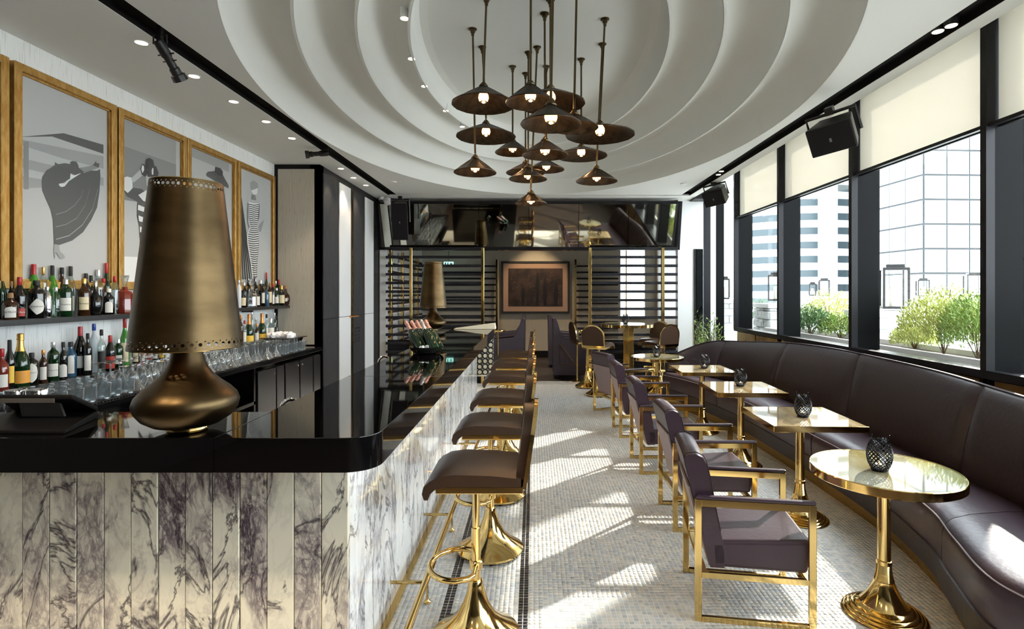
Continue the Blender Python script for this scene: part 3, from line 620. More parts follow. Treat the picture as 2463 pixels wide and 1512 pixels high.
def bottle(nm, label, loc, h, r, style, body, cap, lab=None, grp=None, txt=None, shape='rect', lm='paper'):
    t = thing(nm, label, 'bottle', loc, group=grp)
    ang = math.atan2(-loc[1], -loc[0]+.0)                 # label faces into the room, towards the bartender and guests
    t.rotation_euler = (0, 0, ang)
    pr, cz, cr = ROUND[style]
    seg = 8 if style == 'crystal' else 18
    x = MB(); x.lathe([(a*r, b*h) for a, b in pr], seg); x.build('bottle_body', M[body], t, ang=20 if style == 'crystal' else 40)
    x = MB()
    if style == 'crystal': x.lathe([(.25*r, .66*h), (.3*r, .70*h), (.28*r, .76*h), (.55*r, .97*h), (.62*r, h), (0, .93*h)], 10)
    else: x.lathe([(cr*r, cz*h), (cr*r*1.12, cz*h+.002), (cr*r*1.1, h*.975), (cr*r*.95, h), (0, h)], 14)
    x.build('bottle_cap', M[cap], t)
    if lab:
        z0, z1, wa = lab; n = 12; q = r*1.012
        if shape == 'diamond': ex = [abs(1-abs(i-n/2)/(n/2)) for i in range(n+1)]; ex = [max(.04, e if i < n/2 else (e**.35)) for i, e in enumerate(ex)]
        elif shape == 'arch': ex = None
        else: ex = [1]*(n+1)
        al = [-wa+2*wa*i/n for i in range(n+1)]
        if ex is None: rows = [[(q*math.cos(a), q*math.sin(a), z0*h) for a in al], [(q*math.cos(a), q*math.sin(a), h*(z0+(z1-z0)*(.75+.25*math.sqrt(max(0, 1-(a/wa)**2))))) for a in al]]
        else: rows = [[(q*math.cos(a), q*math.sin(a), h*((z0+z1)/2-(z1-z0)/2*e)) for a, e in zip(al, ex)], [(q*math.cos(a), q*math.sin(a), h*((z0+z1)/2+(z1-z0)/2*e)) for a, e in zip(al, ex)]]
        x = MB(); x.grid(rows); lo = x.build('label', M[lm], t, ang=60)
        if txt: letter(txt, lo, r, h, (z0+z1)/2)
    return t
def letter(txt, par, r, h, zc, m='ink'):
    s, size, m = txt if isinstance(txt, tuple) else (txt, .3, 'ink')
    cu = bpy.data.curves.new('lettering', 'FONT'); cu.body = s; cu.size = size*r*2; cu.align_x = 'CENTER'; cu.align_y = 'CENTER'; cu.resolution_u = 2
    o = bpy.data.objects.new('lettering', cu); COL.objects.link(o); bpy.context.view_layer.update()
    me = bpy.data.meshes.new_from_object(o.evaluated_get(bpy.context.evaluated_depsgraph_get())); bpy.data.objects.remove(o); bpy.data.curves.remove(cu)
    w = max([abs(v.co.x) for v in me.vertices]+[.001]); k = min(1, .82*r/w)
    for v in me.vertices:
        a = v.co.x*k/(r*1.03); v.co = Vector((r*1.03*math.cos(a), r*1.03*math.sin(a), zc*h+v.co.y*k))
    me.materials.clear(); me.materials.append(M[m]); o = bpy.data.objects.new('lettering', me); COL.objects.link(o); o.parent = par
ORD = ['first', 'second', 'third', 'fourth', 'fifth', 'sixth', 'seventh', 'eighth', 'ninth', 'tenth', 'eleventh', 'twelfth', 'thirteenth', 'fourteenth', 'fifteenth', 'sixteenth', 'seventeenth', 'eighteenth', 'nineteenth', 'twentieth', 'twenty-first', 'twenty-second', 'twenty-third', 'twenty-fourth', 'twenty-fifth', 'twenty-sixth', 'twenty-seventh', 'twenty-eighth']
def row(lst, zs, xf, xb, where, grp):
    lst = sorted(lst, key=lambda e: e[0])
    for i, e in enumerate(lst):
        px, yt, wd, rw, st, bd, cp, ds = e[:8]; kw = e[8] if len(e) > 8 else {}
        X = xf if rw == 'f' else xb; Y = X*F/(px-CX); hh = max(.12, H-(yt-CY)*Y/F-zs); st2 = math.sqrt(1+((px-CX)/F)**2)
        r = max(.019, min(.066, wd*1.12/2/st2*Y/F))
        lb = '%s, %s from left %s' % (ds, ORD[i], where)
        if st == 'champ': t = champagne('champagne_bottle', lb, (X, Y, zs), cp, kw.get('lm', 'orange'), bd, grp, s=hh/.328); t.rotation_euler = (0, 0, math.atan2(-Y, -X)); continue
        nm = 'decanter' if st in ('crystal', 'round') else 'liquor_bottle'
        bottle(nm, lb, (X, Y, zs), hh, r, st, bd, cp, kw.get('lab'), grp, kw.get('txt'), kw.get('shape', 'rect'), kw.get('lm', 'paper'))
R_ = (.12, .42, .75)
up1 = [(4, 647, 24, 'b', 'wine', 'ggreen', 'red', 'dark green bottle with red paper seal'),
 (25, 704, 38, 'f', 'squat', 'gamber', 'cork', 'squat olive tequila bottle with cork stopper', dict(lab=(.08, .48, .7), txt=('PATR\u00d3N', .34, 'ink'), shape='arch')),
 (27, 676, 20, 'b', 'spirit', 'gdark', 'cork', 'black bottle with brown seal'),
 (47, 666, 33, 'f', 'flare', 'gdark', 'red', 'dark coffee-liqueur bottle with red cap', dict(lab=(.07, .26, .8), lm='redlab', txt=('Tia Maria', .42, 'paper'))),
 (81, 635, 34, 'b', 'flare', 'gbright', 'red', 'tall bright green bottle with red foil'),
 (88, 674, 40, 'f', 'apoth', 'gdark', 'ink', 'black apothecary bottle with diamond label', dict(lab=(.1, .52, .95), shape='diamond', txt=("HENDRICK'S", .25, 'ink'))),
 (104, 642, 18, 'b', 'slim', 'gclear', 'goldfoil', 'clear slim bottle with gold foil cap'),
 (113, 689, 22, 'f', 'slim', 'chrome', 'silver', 'shiny silver shaker-shaped bottle'),
 (126, 638, 26, 'b', 'flare', 'gbright', 'ink', 'bright green bottle with black cap'),
 (134, 690, 22, 'f', 'slim', 'gclear', 'silver', 'clear bottle with etched foot'),
 (149, 643, 24, 'b', 'spirit', 'gamber', 'ink', 'brown bottle with black cap'),
 (158, 671, 30, 'f', 'apoth', 'ggreen', 'silver', 'green gin bottle with silver cap and white label', dict(lab=(.16, .5, .9), txt=('Tanqueray', .3, 'ink'))),
 (170, 640, 26, 'b', 'flare', 'gclear', 'ink', 'tall clear bottle with black cap', dict(lab=(.1, .4, .7))),
 (202, 669, 28, 'f', 'spirit', 'gamber', 'goldfoil', 'amber cognac bottle with gold neck and cream label', dict(lab=(.16, .5, .85), lm='cream', txt=('Hennessy', .3, 'ink'))),
 (207, 657, 22, 'b', 'spirit', 'gdark', 'ink', 'black bottle with black cap'),
 (219, 662, 20, 'b', 'spirit', 'gdark', 'ink', 'plain dark bottle'),
 (229, 674, 32, 'f', 'round', 'gdark', 'chrome', 'rounded dark decanter'),
 (236, 648, 26, 'b', 'spirit', 'gclear', 'silver', 'clear bottle with silver cap'),
 (249, 669, 22, 'b', 'spirit', 'gamber', 'red', 'amber bottle with red seal'),
 (262, 694, 26, 'f', 'spirit', 'gdark', 'paper', 'dark bottle with white cap and heart label', dict(lab=(.08, .5, .7), shape='arch')),
 (256, 632, 20, 'b', 'wine', 'ggreen', 'red', 'tall green bottle with red and white seal'),
 (276, 664, 18, 'f', 'slim', 'gclear', 'red', 'slim clear bottle with red stopper'),
 (300, 662, 36, 'f', 'crystal', 'gred', 'glass', 'red crystal decanter with flared stopper')]
up2 = [(575, 673, 10, 'f', 'slim', 'frost', 'silver', 'slim white bottle'), (587, 678, 15, 'b', 'spirit', 'gdark', 'silver', 'dark silver-capped bottle'), (586, 700, 14, 'f', 'spirit', 'gdark', 'ink', 'black bottle with tall cream label', dict(lab=(.12, .6, .7), lm='cream')),
 (597, 668, 13, 'b', 'spirit', 'gdark', 'steel', 'tall black bottle with grey cap'), (607, 676, 20, 'f', 'crystal', 'glass', 'glass', 'clear cut-crystal decanter'), (614, 667, 14, 'b', 'spirit', 'gdark', 'steel', 'dark bottle with pewter cap'),
 (619, 696, 14, 'f', 'spirit', 'gdark', 'ink', 'dark bottle with white label', dict(lab=(.1, .6, .8))), (627, 673, 13, 'b', 'spirit', 'gdark', 'silver', 'black bottle with bright cap'), (633, 682, 11, 'f', 'spirit', 'gdark', 'ink', 'black bottle with narrow white label', dict(lab=(.15, .6, .6))),
 (641, 655, 10, 'b', 'wine', 'ggreen', 'red', 'tallest bottle with red capsule'), (641, 690, 12, 'f', 'spirit', 'gblue', 'ink', 'blue-labelled bottle'), (649, 680, 12, 'f', 'spirit', 'gamber', 'cork', 'amber bottle with cream label', dict(lab=(.15, .62, .8), lm='cream')),
 (656, 682, 10, 'f', 'slim', 'gdark', 'red', 'slim bottle with low white label', dict(lab=(.1, .5, .8))), (663, 675, 12, 'b', 'spirit', 'ggreen', 'silver', 'green bottle with white cap'), (665, 692, 13, 'f', 'spirit', 'ggreen', 'silver', 'green bottle with white label', dict(lab=(.15, .5, .8))),
 (671, 672, 11, 'b', 'wine', 'gdark', 'red', 'dark bottle with long red capsule'), (677, 686, 16, 'f', 'squat', 'gdark', 'goldfoil', 'broad bottle with wide cream label', dict(lab=(.12, .52, .95), lm='cream')), (687, 686, 20, 'f', 'round', 'gamber', 'cork', 'round-bellied dark decanter at the shelf end', dict(lab=(.2, .36, .4)))]
lo1 = [(4, 838, 34, 'f', 'squat', 'gred', 'red', 'red-sealed squat bottle cut by the frame edge', dict(lab=(.1, .4, .9))),
 (23, 817, 28, 'f', 'flare', 'gdark', 'ink', 'dark bottle with black cap and yellow-green label', dict(lab=(.14, .48, .8), lm='yellow')),
 (49, 801, 30, 'f', 'champ', 'ggreen', 'goldfoil', 'gold-foiled champagne bottle with orange label', dict(lm='orange')),
 (76, 848, 32, 'f', 'apoth', 'gdark', 'ink', 'black apothecary bottle with white diamond label', dict(lab=(.1, .7, .95), shape='diamond', txt=("HENDRICK'S", .25, 'ink'))),
 (104, 841, 20, 'f', 'spirit', 'gamber', 'copper', 'square amber whisky bottle with copper cap', dict(lab=(.12, .5, .8))),
 (128, 822, 28, 'f', 'apoth', 'ggreen', 'silver', 'green gin bottle with white label', dict(lab=(.14, .46, .85), txt=('Tanqueray', .3, 'ink'))),
 (152, 822, 21, 'f', 'spirit', 'gdark', 'ink', 'black rum bottle with arched cream label', dict(lab=(.08, .42, .9), shape='arch')),
 (170, 822, 28, 'b', 'spirit', 'gblue', 'ink', 'blue gin bottle with tall white label', dict(lab=(.1, .62, .6), shape='arch')),
 (193, 785, 32, 'b', 'flare', 'gdark', 'red', 'wide dark vermouth bottle with red capsule', dict(lab=(.15, .4, .6))),
 (211, 801, 20, 'f', 'spirit', 'gdark', 'ink', 'dark bottle with script on a white label', dict(lab=(.12, .48, .8))),
 (226, 778, 22, 'b', 'spirit', 'frost', 'blue', 'frosted vodka bottle with blue cap'),
 (244, 792, 20, 'f', 'spirit', 'gclear', 'ink', 'clear rum bottle with black cap and dark label', dict(lab=(.1, .5, .9), lm='ink')),
 (265, 806, 26, 'f', 'flare', 'gdark', 'red', 'coffee-liqueur bottle with red label', dict(lab=(.08, .42, .9), lm='redlab', txt=('Tia Maria', .4, 'paper'))),
 (284, 815, 24, 'b', 'apoth', 'ggreen', 'silver', 'green bottle beside the wine glasses', dict(lab=(.15, .45, .8))),
 (300, 765, 22, 'b', 'wine', 'gbright', 'red', 'tall bright green wine bottle with red capsule', dict(lab=(.1, .5, .8), lm='cream')),
 (326, 800, 16, 'b', 'spirit', 'gamber', 'cork', 'amber bottle behind the big lamp', dict(lab=(.1, .5, .8), lm='cream')), (342, 812, 15, 'b', 'spirit', 'gred', 'red', 'red bottle behind the big lamp', dict(lab=(.1, .5, .8))),
 (358, 806, 15, 'b', 'spirit', 'gclear', 'ink', 'clear bottle behind the big lamp', dict(lab=(.1, .4, .8), lm='redlab')), (373, 800, 15, 'b', 'spirit', 'gdark', 'ink', 'black bottle behind the big lamp', dict(lab=(.1, .5, .8))), (389, 806, 15, 'b', 'spirit', 'gamber', 'yellow', 'yellow-capped bottle behind the big lamp', dict(lab=(.1, .5, .8), lm='yellow'))]
lo2 = [(580, 757, 10, 'f', 'spirit', 'gamber', 'copper', 'copper-capped bottle at the lampshade edge'), (588, 770, 11, 'f', 'spirit', 'gclear', 'red', 'clear bottle with green label', dict(lab=(.1, .55, .8))),
 (599, 755, 16, 'f', 'champ', 'ggreen', 'copper', 'copper-foiled champagne bottle with yellow label', dict(lm='yellow')), (606, 748, 9, 'b', 'slim', 'gclear', 'silver', 'slim clear bottle behind the champagne'),
 (615, 765, 11, 'b', 'spirit', 'gclear', 'silver', 'clear silver-capped bottle', dict(lab=(.1, .5, .8))), (618, 778, 11, 'f', 'spirit', 'gamber', 'copper', 'amber bottle with white label', dict(lab=(.1, .55, .8))),
 (630, 753, 16, 'f', 'champ', 'ggreen', 'copper', 'second copper-foiled champagne bottle, pale yellow label', dict(lm='yellow')), (641, 755, 11, 'f', 'spirit', 'gclear', 'ink', 'clear bottle with black cap', dict(lab=(.1, .5, .8))),
 (651, 765, 20, 'f', 'squat', 'gclear', 'silver', 'big square clear bottle with white label', dict(lab=(.1, .6, .8))), (660, 752, 11, 'b', 'spirit', 'gclear', 'silver', 'clear bottle in the ledge corner'), (665, 759, 10, 'b', 'round', 'gdark', 'ink', 'dark rounded bottle ending the row')]
row(up1, 1.39, -3.085, -3.175, 'on the wall shelf', 'bottles at the near end of the wall shelf'); row(up2, 1.39, -3.08, -3.17, 'in far shelf group', 'bottles at the far end of the wall shelf')
row(lo1, .975, -3.10, -3.17, 'on the lower ledge', 'bottles on the ledge, near end'); row(lo2, .975, -3.09, -3.17, 'at the far ledge end', 'bottles on the ledge, far end')

# ================================================================ GLASSES
def glass_obj(prof, nm, n=12):
    x = MB(); x.shell(prof, n); return x.build(nm, M['glass'], None, ang=50)
GT = dict(tumbler=[(0, .012), (.030, .010), (.032, .001), (.037, .095), (.0355, .095), (.0305, .015), (0, .015)],
 wine=[(.031, .0), (.036, .025), (.036, .05), (.026, .085), (.006, .10), (.004, .11), (.004, .175), (.012, .181), (.033, .186), (.033, .188), (0, .188)],
 martini=[(.050, .0), (.049, .001), (.006, .072), (.0045, .078), (.004, .15), (.012, .156), (.033, .161), (.033, .163), (0, .163)],
 highball=[(0, .012), (.027, .010), (.028, .001), (.031, .135), (.0297, .135), (.026, .015), (0, .015)])
GN = dict(tumbler=('whisky_tumbler', 'clear low tumbler standing in the tumbler rows at the near end of the back bar', 'tumblers on the back bar'),
 wine=('wine_glass', 'upturned stemmed wine glass in the middle rows of the back bar', 'upturned wine glasses on the back bar'),
 martini=('martini_glass', 'upturned conical martini glass on the ribbed mat of the back bar', 'upturned martini glasses on the back bar'),
 highball=('highball_glass', 'clear tall highball glass in the far rows of the back bar', 'highball glasses on the back bar'))
GP = {}
def put_glass(k, x, y, z, rz):
    if k not in GP: GP[k] = glass_obj(GT[k], GN[k][0]); o = GP[k]
    else: o = GP[k].copy(); COL.objects.link(o)
    tag(o, GN[k][1], 'glass', GN[k][2]); o.location = (x, y, z); o.rotation_euler = (0, 0, rz)
y = 2.98; r_ = 0
while y < 6.15:
    for c in range(5):
        x = -2.965+c*.088+(r_ % 2)*.015+random.uniform(-.006, .006)
        if y < 3.55: k = 'tumbler'
        elif y < 4.0: k = 'martini' if c >= 3 else 'tumbler' if c < 1 else 'wine'
        elif y < 5.1: k = 'wine' if not (c == 4) else 'martini'
        elif y < 5.45: k = 'martini' if c == 4 else 'highball'
        else: k = 'highball' if c < 4 else 'tumbler'
        if k == 'martini' and r_ % 2 and c == 4: x += .01
        if y > 5.95 and c < 3: continue
        put_glass(k, x, y+random.uniform(-.006, .006), .9075 if x > -2.62 else .9005, random.random()*3)
    y += .098; r_ += 1
for i in range(7): put_glass('tumbler', -2.66+.0*i, 3.9+i*.12, .551, 0); 
for i in range(7):
    pass
g7 = [o for o in COL.objects if o.name.startswith('whisky_tumbler')][-7:]
for o in g7: o['label'] = 'small glass on the open shelf under the back bar'; o['group'] = 'glasses on the under-bar shelf'
# ================================================================ FRAMED PHOTOGRAPHS
XP = XL+.062
def WP(px, py, off=0.0):                       # point of the picture plane seen at a pixel
    Y = XP*F/(px-CX); return (Y, H-(py-CY)*Y/F)
def framed(y0, y1, label, shapes, glz='g1', bands=()):
    t = thing('picture_frame', label, 'picture', (XL, (y0+y1)/2, 2.27), group='gold framed fashion photographs on the left wall'); yc, zc = (y0+y1)/2, 2.27; hw, hh = (y1-y0)/2, .70; w, D = .052, .075
    for a, b_ in (((0, -hw, -hh), (D, -hw+w, hh)), ((0, hw-w, -hh), (D, hw, hh)), ((0, -hw+w, hh-w), (D, hw-w, hh)), ((0, -hw+w, -hh), (D, hw-w, -hh+w))): x = MB(); x.rbox(a, b_, .005, 1); x.build('frame_rail', M['gold'], t)
    x = MB(); i_ = w; 
    for a, b_ in (((.03, -hw+i_, -hh+i_), (D-.014, -hw+i_+.012, hh-i_)), ((.03, hw-i_-.012, -hh+i_), (D-.014, hw-i_, hh-i_)), ((.03, -hw+i_, hh-i_-.012), (D-.014, hw-i_, hh-i_)), ((.03, -hw+i_, -hh+i_), (D-.014, hw-i_, -hh+i_+.012))): x.box(a, b_)
    x.build('inner_slip', M['gold'], t, ang=0)
    part('print', M[glz], t, (.02, -hw+w, -hh+w), (.045, hw-w, hh-w))
    cl = lambda v, a: max(-a, min(a, v)); off = .0455
    for nm, pts, m in shapes:
        q = []
        for px, py in pts:
            Y, Z = WP(px, py); q.append((cl(Y-yc, hw-w-.002), cl(Z-zc, hh-w-.002)))
        P3 = [Vector((off, a, b_)) for a, b_ in q]; tri = mathutils.geometry.tessellate_polygon([[Vector((p.y, p.z, 0)) for p in P3]])
        x = MB(); x.add(P3, [tuple(k_) for k_ in tri]); o = x.build(nm, M[m], t, ang=0, recalc=False); off += .0004
    return t
Z1 = lambda x, y: (20+x/5.038, 340+y/5.038)
fig1 = [(438, 435), (490, 350), (545, 318), (590, 285), (592, 250), (632, 275), (710, 262), (780, 275), (776, 250), (800, 238), (850, 245), (875, 290), (878, 322), (960, 312), (1050, 290), (1090, 232), (1088, 260), (1128, 268), (1120, 318), (1060, 320), (950, 380), (900, 378), (840, 410), (780, 385), (770, 450), (700, 500), (640, 512), (660, 552), (710, 545), (760, 480), (900, 390), (1000, 350), (1100, 355), (1135, 335), (1140, 420), (1130, 600), (1100, 800), (1030, 950), (930, 1100), (800, 1200), (640, 1256), (582, 1245), (575, 1100), (568, 950), (540, 820), (480, 690), (440, 590), (432, 500)]
hole1 = [(636, 515), (665, 510), (710, 510), (740, 470), (775, 455), (778, 390), (820, 412), (905, 385), (760, 478), (705, 545), (672, 552), (645, 538)]
boot = [(582, 1245), (640, 1252), (650, 1330), (700, 1375), (712, 1410), (650, 1418), (600, 1340), (592, 1416), (584, 1416), (575, 1300)]
def curve(pts, w=5): 
    a = [(x, y-w) for x, y in pts]; return a+[(x, y+w) for x, y in reversed(pts)]
s1 = [('beam', [Z1(-60, -120), Z1(560, -60), Z1(1180, 150), Z1(1180, 40), Z1(700, -100)], 'g5'), ('beam', [Z1(110, 20), Z1(130, -40), Z1(1180, 180), Z1(1180, 330), Z1(700, 210)], 'g7'), ('beam', [Z1(110, 180), Z1(1180, 440), Z1(1180, 540), Z1(110, 300)], 'g7'),
      ('beam', [Z1(110, 400), Z1(440, 460), Z1(440, 560), Z1(110, 560)], 'g7'), ('post', [Z1(218, 0), Z1(276, 0), Z1(276, 580), Z1(218, 580)], 'g2'),
      ('dancer_figure', [Z1(*p) for p in fig1], 'g5'), ('gap', [Z1(*p) for p in hole1], 'g6'), ('boot', [Z1(*p) for p in boot], 'g7'),
      ('skirt_stitching', [Z1(*p) for p in curve([(600, 886), (720, 850), (830, 770), (900, 680), (935, 580)])], 'g2'), ('skirt_stitching', [Z1(*p) for p in curve([(600, 1034), (720, 1005), (850, 930), (950, 780), (1010, 580)])], 'g2'),
      ('skirt_stitching', [Z1(*p) for p in curve([(600, 1186), (760, 1140), (920, 1010), (1040, 820), (1110, 570)], 6)], 'g7'), ('arm', [Z1(880, 325), Z1(1050, 292), Z1(1115, 318), Z1(950, 378)], 'g2')]
Z2 = lambda x, y: (280+x/5.04, 340+y/5.04)
s2 = [('ceiling_area', [Z2(70, 40), Z2(745, 280), Z2(745, -400), Z2(70, -700)], 'g7'), ('backdrop', [Z2(70, 40), Z2(745, 280), Z2(745, 800), Z2(70, 700)], 'g2'), ('floor_area', [Z2(60, 1390), Z2(745, 1420), Z2(745, 1700), Z2(60, 1700)], 'g6'),
      ('sleeve', [Z2(90, 560), Z2(110, 440), Z2(150, 425), Z2(215, 440), Z2(220, 560), Z2(170, 625), Z2(110, 600)], 'g6'), ('vest', [Z2(90, 560), Z2(160, 625), Z2(230, 560), Z2(330, 575), Z2(400, 640), Z2(420, 740), Z2(390, 1100), Z2(310, 1100), Z2(270, 900), Z2(275, 730), Z2(150, 665)], 'g5'),
      ('forearm', [Z2(200, 450), Z2(310, 340), Z2(350, 400), Z2(230, 500)], 'g1'), ('second_arm', [Z2(470, 470), Z2(520, 430), Z2(560, 540), Z2(480, 560)], 'g1'), ('hair', [Z2(370, 270), Z2(380, 215), Z2(420, 198), Z2(465, 225), Z2(480, 290), Z2(470, 330), Z2(380, 330)], 'g3'),
      ('face', [Z2(375, 420), Z2(480, 420), Z2(470, 540), Z2(430, 580), Z2(385, 530)], 'g1'), ('binocular_barrel', [Z2(310, 330), Z2(330, 270), Z2(380, 290), Z2(400, 380), Z2(370, 430), Z2(325, 400)], 'g3'), ('binocular_barrel', [Z2(400, 300), Z2(500, 300), Z2(530, 380), Z2(520, 430), Z2(400, 430)], 'g3'),
      ('lens', [Z2(320, 335), Z2(332, 285), Z2(352, 300), Z2(355, 345), Z2(335, 385)], 'g6'), ('lens', [Z2(444, 360), Z2(452, 320), Z2(466, 325), Z2(465, 400), Z2(448, 405)], 'g6'), ('mouth', [Z2(412, 485), Z2(428, 475), Z2(440, 490), Z2(428, 505)], 'g3'),
      ('collar', [Z2(280, 650), Z2(380, 590), Z2(420, 600), Z2(375, 735), Z2(340, 720)], 'g6'), ('stripe', [Z2(278, 765), Z2(400, 815), Z2(400, 870), Z2(276, 830)], 'g6'), ('stripe', [Z2(282, 895), Z2(390, 940), Z2(380, 990), Z2(287, 965)], 'g6'), ('stripe', [Z2(296, 1030), Z2(370, 1060), Z2(370, 1110), Z2(302, 1100)], 'g6'),
      ('trousers', [Z2(300, 1100), Z2(420, 1110), Z2(480, 1300), Z2(430, 1420), Z2(380, 1300), Z2(280, 1500), Z2(315, 1250)], 'g5')]
Z3 = lambda x, y: (450+x/4.877, 370+y/4.877)
s3 = [('ceiling_area', [Z3(30, 15), Z3(510, 215), Z3(510, -100), Z3(30, -200)], 'g7'), ('hat_brim', [Z3(240, 238), Z3(262, 208), Z3(340, 200), Z3(435, 240), Z3(505, 370), Z3(505, 405), Z3(400, 355), Z3(300, 290), Z3(250, 262)], 'g5'),
      ('hat_crown', [Z3(342, 210), Z3(350, 150), Z3(410, 168), Z3(438, 205), Z3(435, 260), Z3(380, 250)], 'g3'), ('face', [Z3(332, 310), Z3(412, 355), Z3(400, 410), Z3(385, 440), Z3(345, 425)], 'g2'), ('neck', [Z3(340, 420), Z3(385, 430), Z3(400, 560), Z3(280, 560)], 'g7'), ('coat', [Z3(250, 540), Z3(450, 540), Z3(490, 1200), Z3(220, 1200)], 'g3')]
s4 = []
for i in range(6): s4.append(('deck_stripe', [Z3(614, 290+i*12), Z3(617, 290+i*12), Z3(790-i*27, 1470), Z3(772-i*27, 1470), Z3(612, 420+i*22)], 'g4'))
body4 = [(735, 560), (780, 575), (858, 580), (862, 640), (850, 760), (828, 830), (850, 960), (850, 1080), (835, 1220), (825, 1340), (822, 1470), (776, 1470), (760, 1300), (740, 1180), (720, 1050), (715, 960), (745, 870), (728, 760)]
s4 += [('head', [Z3(760, 400), Z3(755, 340), Z3(790, 310), Z3(840, 340), Z3(850, 410), Z3(830, 470), Z3(780, 450)], 'g7'), ('headscarf', [Z3(765, 430), Z3(845, 400), Z3(835, 470), Z3(795, 480)], 'g6'), ('neck', [Z3(775, 470), Z3(815, 485), Z3(825, 545), Z3(770, 535)], 'g2'),
       ('striped_dress', [Z3(*p) for p in body4], 'g6'), ('arm', [Z3(722, 570), Z3(738, 580), Z3(732, 800), Z3(748, 860), Z3(735, 870), Z3(718, 790)], 'g2'), ('arm', [Z3(855, 580), Z3(866, 600), Z3(862, 740), Z3(840, 800), Z3(845, 720)], 'g2'), ('clutch_bag', [Z3(850, 850), Z3(915, 770), Z3(880, 910), Z3(855, 915)], 'g7')]
def wid(y):
    l = [(735, 560), (728, 760), (745, 870), (715, 960), (720, 1050), (740, 1180), (760, 1300), (776, 1470)]; r2 = [(860, 580), (850, 760), (828, 830), (850, 960), (850, 1080), (835, 1220), (825, 1340), (822, 1470)]
    def ip(c):
        for (x0, y0), (x1, y1) in zip(c, c[1:]):
            if y0 <= y <= y1: return x0+(x1-x0)*(y-y0)/(y1-y0)
        return c[0][0] if y < c[0][1] else c[-1][0]
    return ip(l), ip(r2)
y = 592
while y < 1460:
    a, c = wid(y); dd = 9 if y < 900 else 10; mid = (a+c)/2
    s4.append(('dress_stripe', [Z3(a+4, y-6), Z3(mid, y+6), Z3(c-4, y-3), Z3(c-4, y+dd-3), Z3(mid, y+dd+6), Z3(a+4, y+dd-6)], 'g4')); y += 23 if y < 900 else 26
framed(2.45, 3.27, 'gold framed picture cut off at the left edge of the view', [], 'g2')
framed(3.30, 4.115, 'gold framed black and white photograph of a bending dancer in a wide skirt', s1, 'g1'); framed(4.135, 4.95, 'gold framed photograph of a person raising binoculars, behind the big lamp', s2, 'g1')
framed(4.96, 5.79, 'gold framed photograph of a person in a broad dark hat', s3, 'g1'); framed(5.81, 6.64, 'gold framed photograph of a person in a striped dress, nearest the corner', s4, 'g1')
# ================================================================ PENDANTS
ZTOP = 3.82
def pendant(label, sx, sy, w_px, d, canx, apex_y, d2=None):
    rim_z = H+(CY-sy)*d/F; ax_z = H+(CY-apex_y)*d/F; cx_ = (sx-CX)*d/F; st = math.sqrt(1+((sx-CX)/F)**2); r = w_px/2/st*d/F
    hgt = max(.09, min(.15, ax_z-rim_z)); t = thing('pendant_lamp', label, 'lamp', (cx_, d, rim_z), group='bronze cone pendants over the lounge')
    nf = 14; x = MB(); rows = []
    for rr, z in ((r, -.006), (r*1.005, 0), (r*.6+.0128, hgt*.372), (.032, hgt*.93), (.026, hgt)):
        rows.append([(rr*math.cos(2*math.pi*k/nf), rr*math.sin(2*math.pi*k/nf), z) for k in range(nf*2)] if 0 else [(rr*(1-.012*(k % 2))*math.cos(math.pi*k/nf), rr*(1-.012*(k % 2))*math.sin(math.pi*k/nf), z) for k in range(nf*2)])
    inner = [[(v[0]*.985, v[1]*.985, v[2]-.004) for v in row_] for row_ in rows]
    x.grid(rows, close_u=True); x.grid(inner[1:], close_u=True); x.grid([rows[0], inner[1]], close_u=True); sh_ = x.build('lamp_shade', M['penbr'], t, ang=20)
    x = MB()
    for k in range(nf):
        a = 2*math.pi*k/nf; c, s = math.cos(a), math.sin(a); x.tube([(r*.99*c, r*.99*s, -.003), ((r*.6+.0128)*c, (r*.6+.0128)*s, hgt*.375), (.034*c, .034*s, hgt*.92)], .0022, 4)
    x.build('shade_seam', M['penbr'], sh_, ang=0)
    x = MB(); x.lathe([(.034, hgt-.006), (.036, hgt), (.03, hgt+.006), (.03, hgt+.010), (.022, hgt+.014), (.02, hgt+.022), (.012, hgt+.026), (.009, hgt+.034)], 18); x.build('collar', M['rod'], t)
    top = Vector(((canx-CX)*(d2 or d)/F-cx_, (d2 or d)-d, ZTOP-rim_z)); x = MB(); x.tube([(0, 0, hgt+.04), top], .0085, 10); x.build('rod', M['rod'], t)
    x = MB(); x.lathe([(.0085, -.06), (.013, -.058), (.014, -.034), (.021, -.03), (.022, -.008), (.036, -.006), (.037, 0)], 18, tuple(top)); x.build('canopy', M['rod'], t)
    x = MB(); x.lathe([(.0, -.018), (.018, -.014), (.033, .0), (.040, .022), (.037, .045), (.022, .07), (.014, .085), (0, .088)], 20, (0, 0, hgt*.30-.018)); bo = x.build('bulb', M['bulb'], t)
    x = MB(); x.lathe([(.0, -.0195), (.0185, -.0152), (.030, -.006)], 20, (0, 0, hgt*.30-.018)); x.build('mirrored_bowl', M['bulbcap'], bo)
    pl = bpy.data.lights.new('bulb_light', 'POINT'); pl.energy = 1.6; pl.color = (1, .6, .3); pl.shadow_soft_size = .03; po = bpy.data.objects.new('bulb_light', pl); COL.objects.link(po); po.parent = t; po.location = (0, 0, hgt*.30-.05)
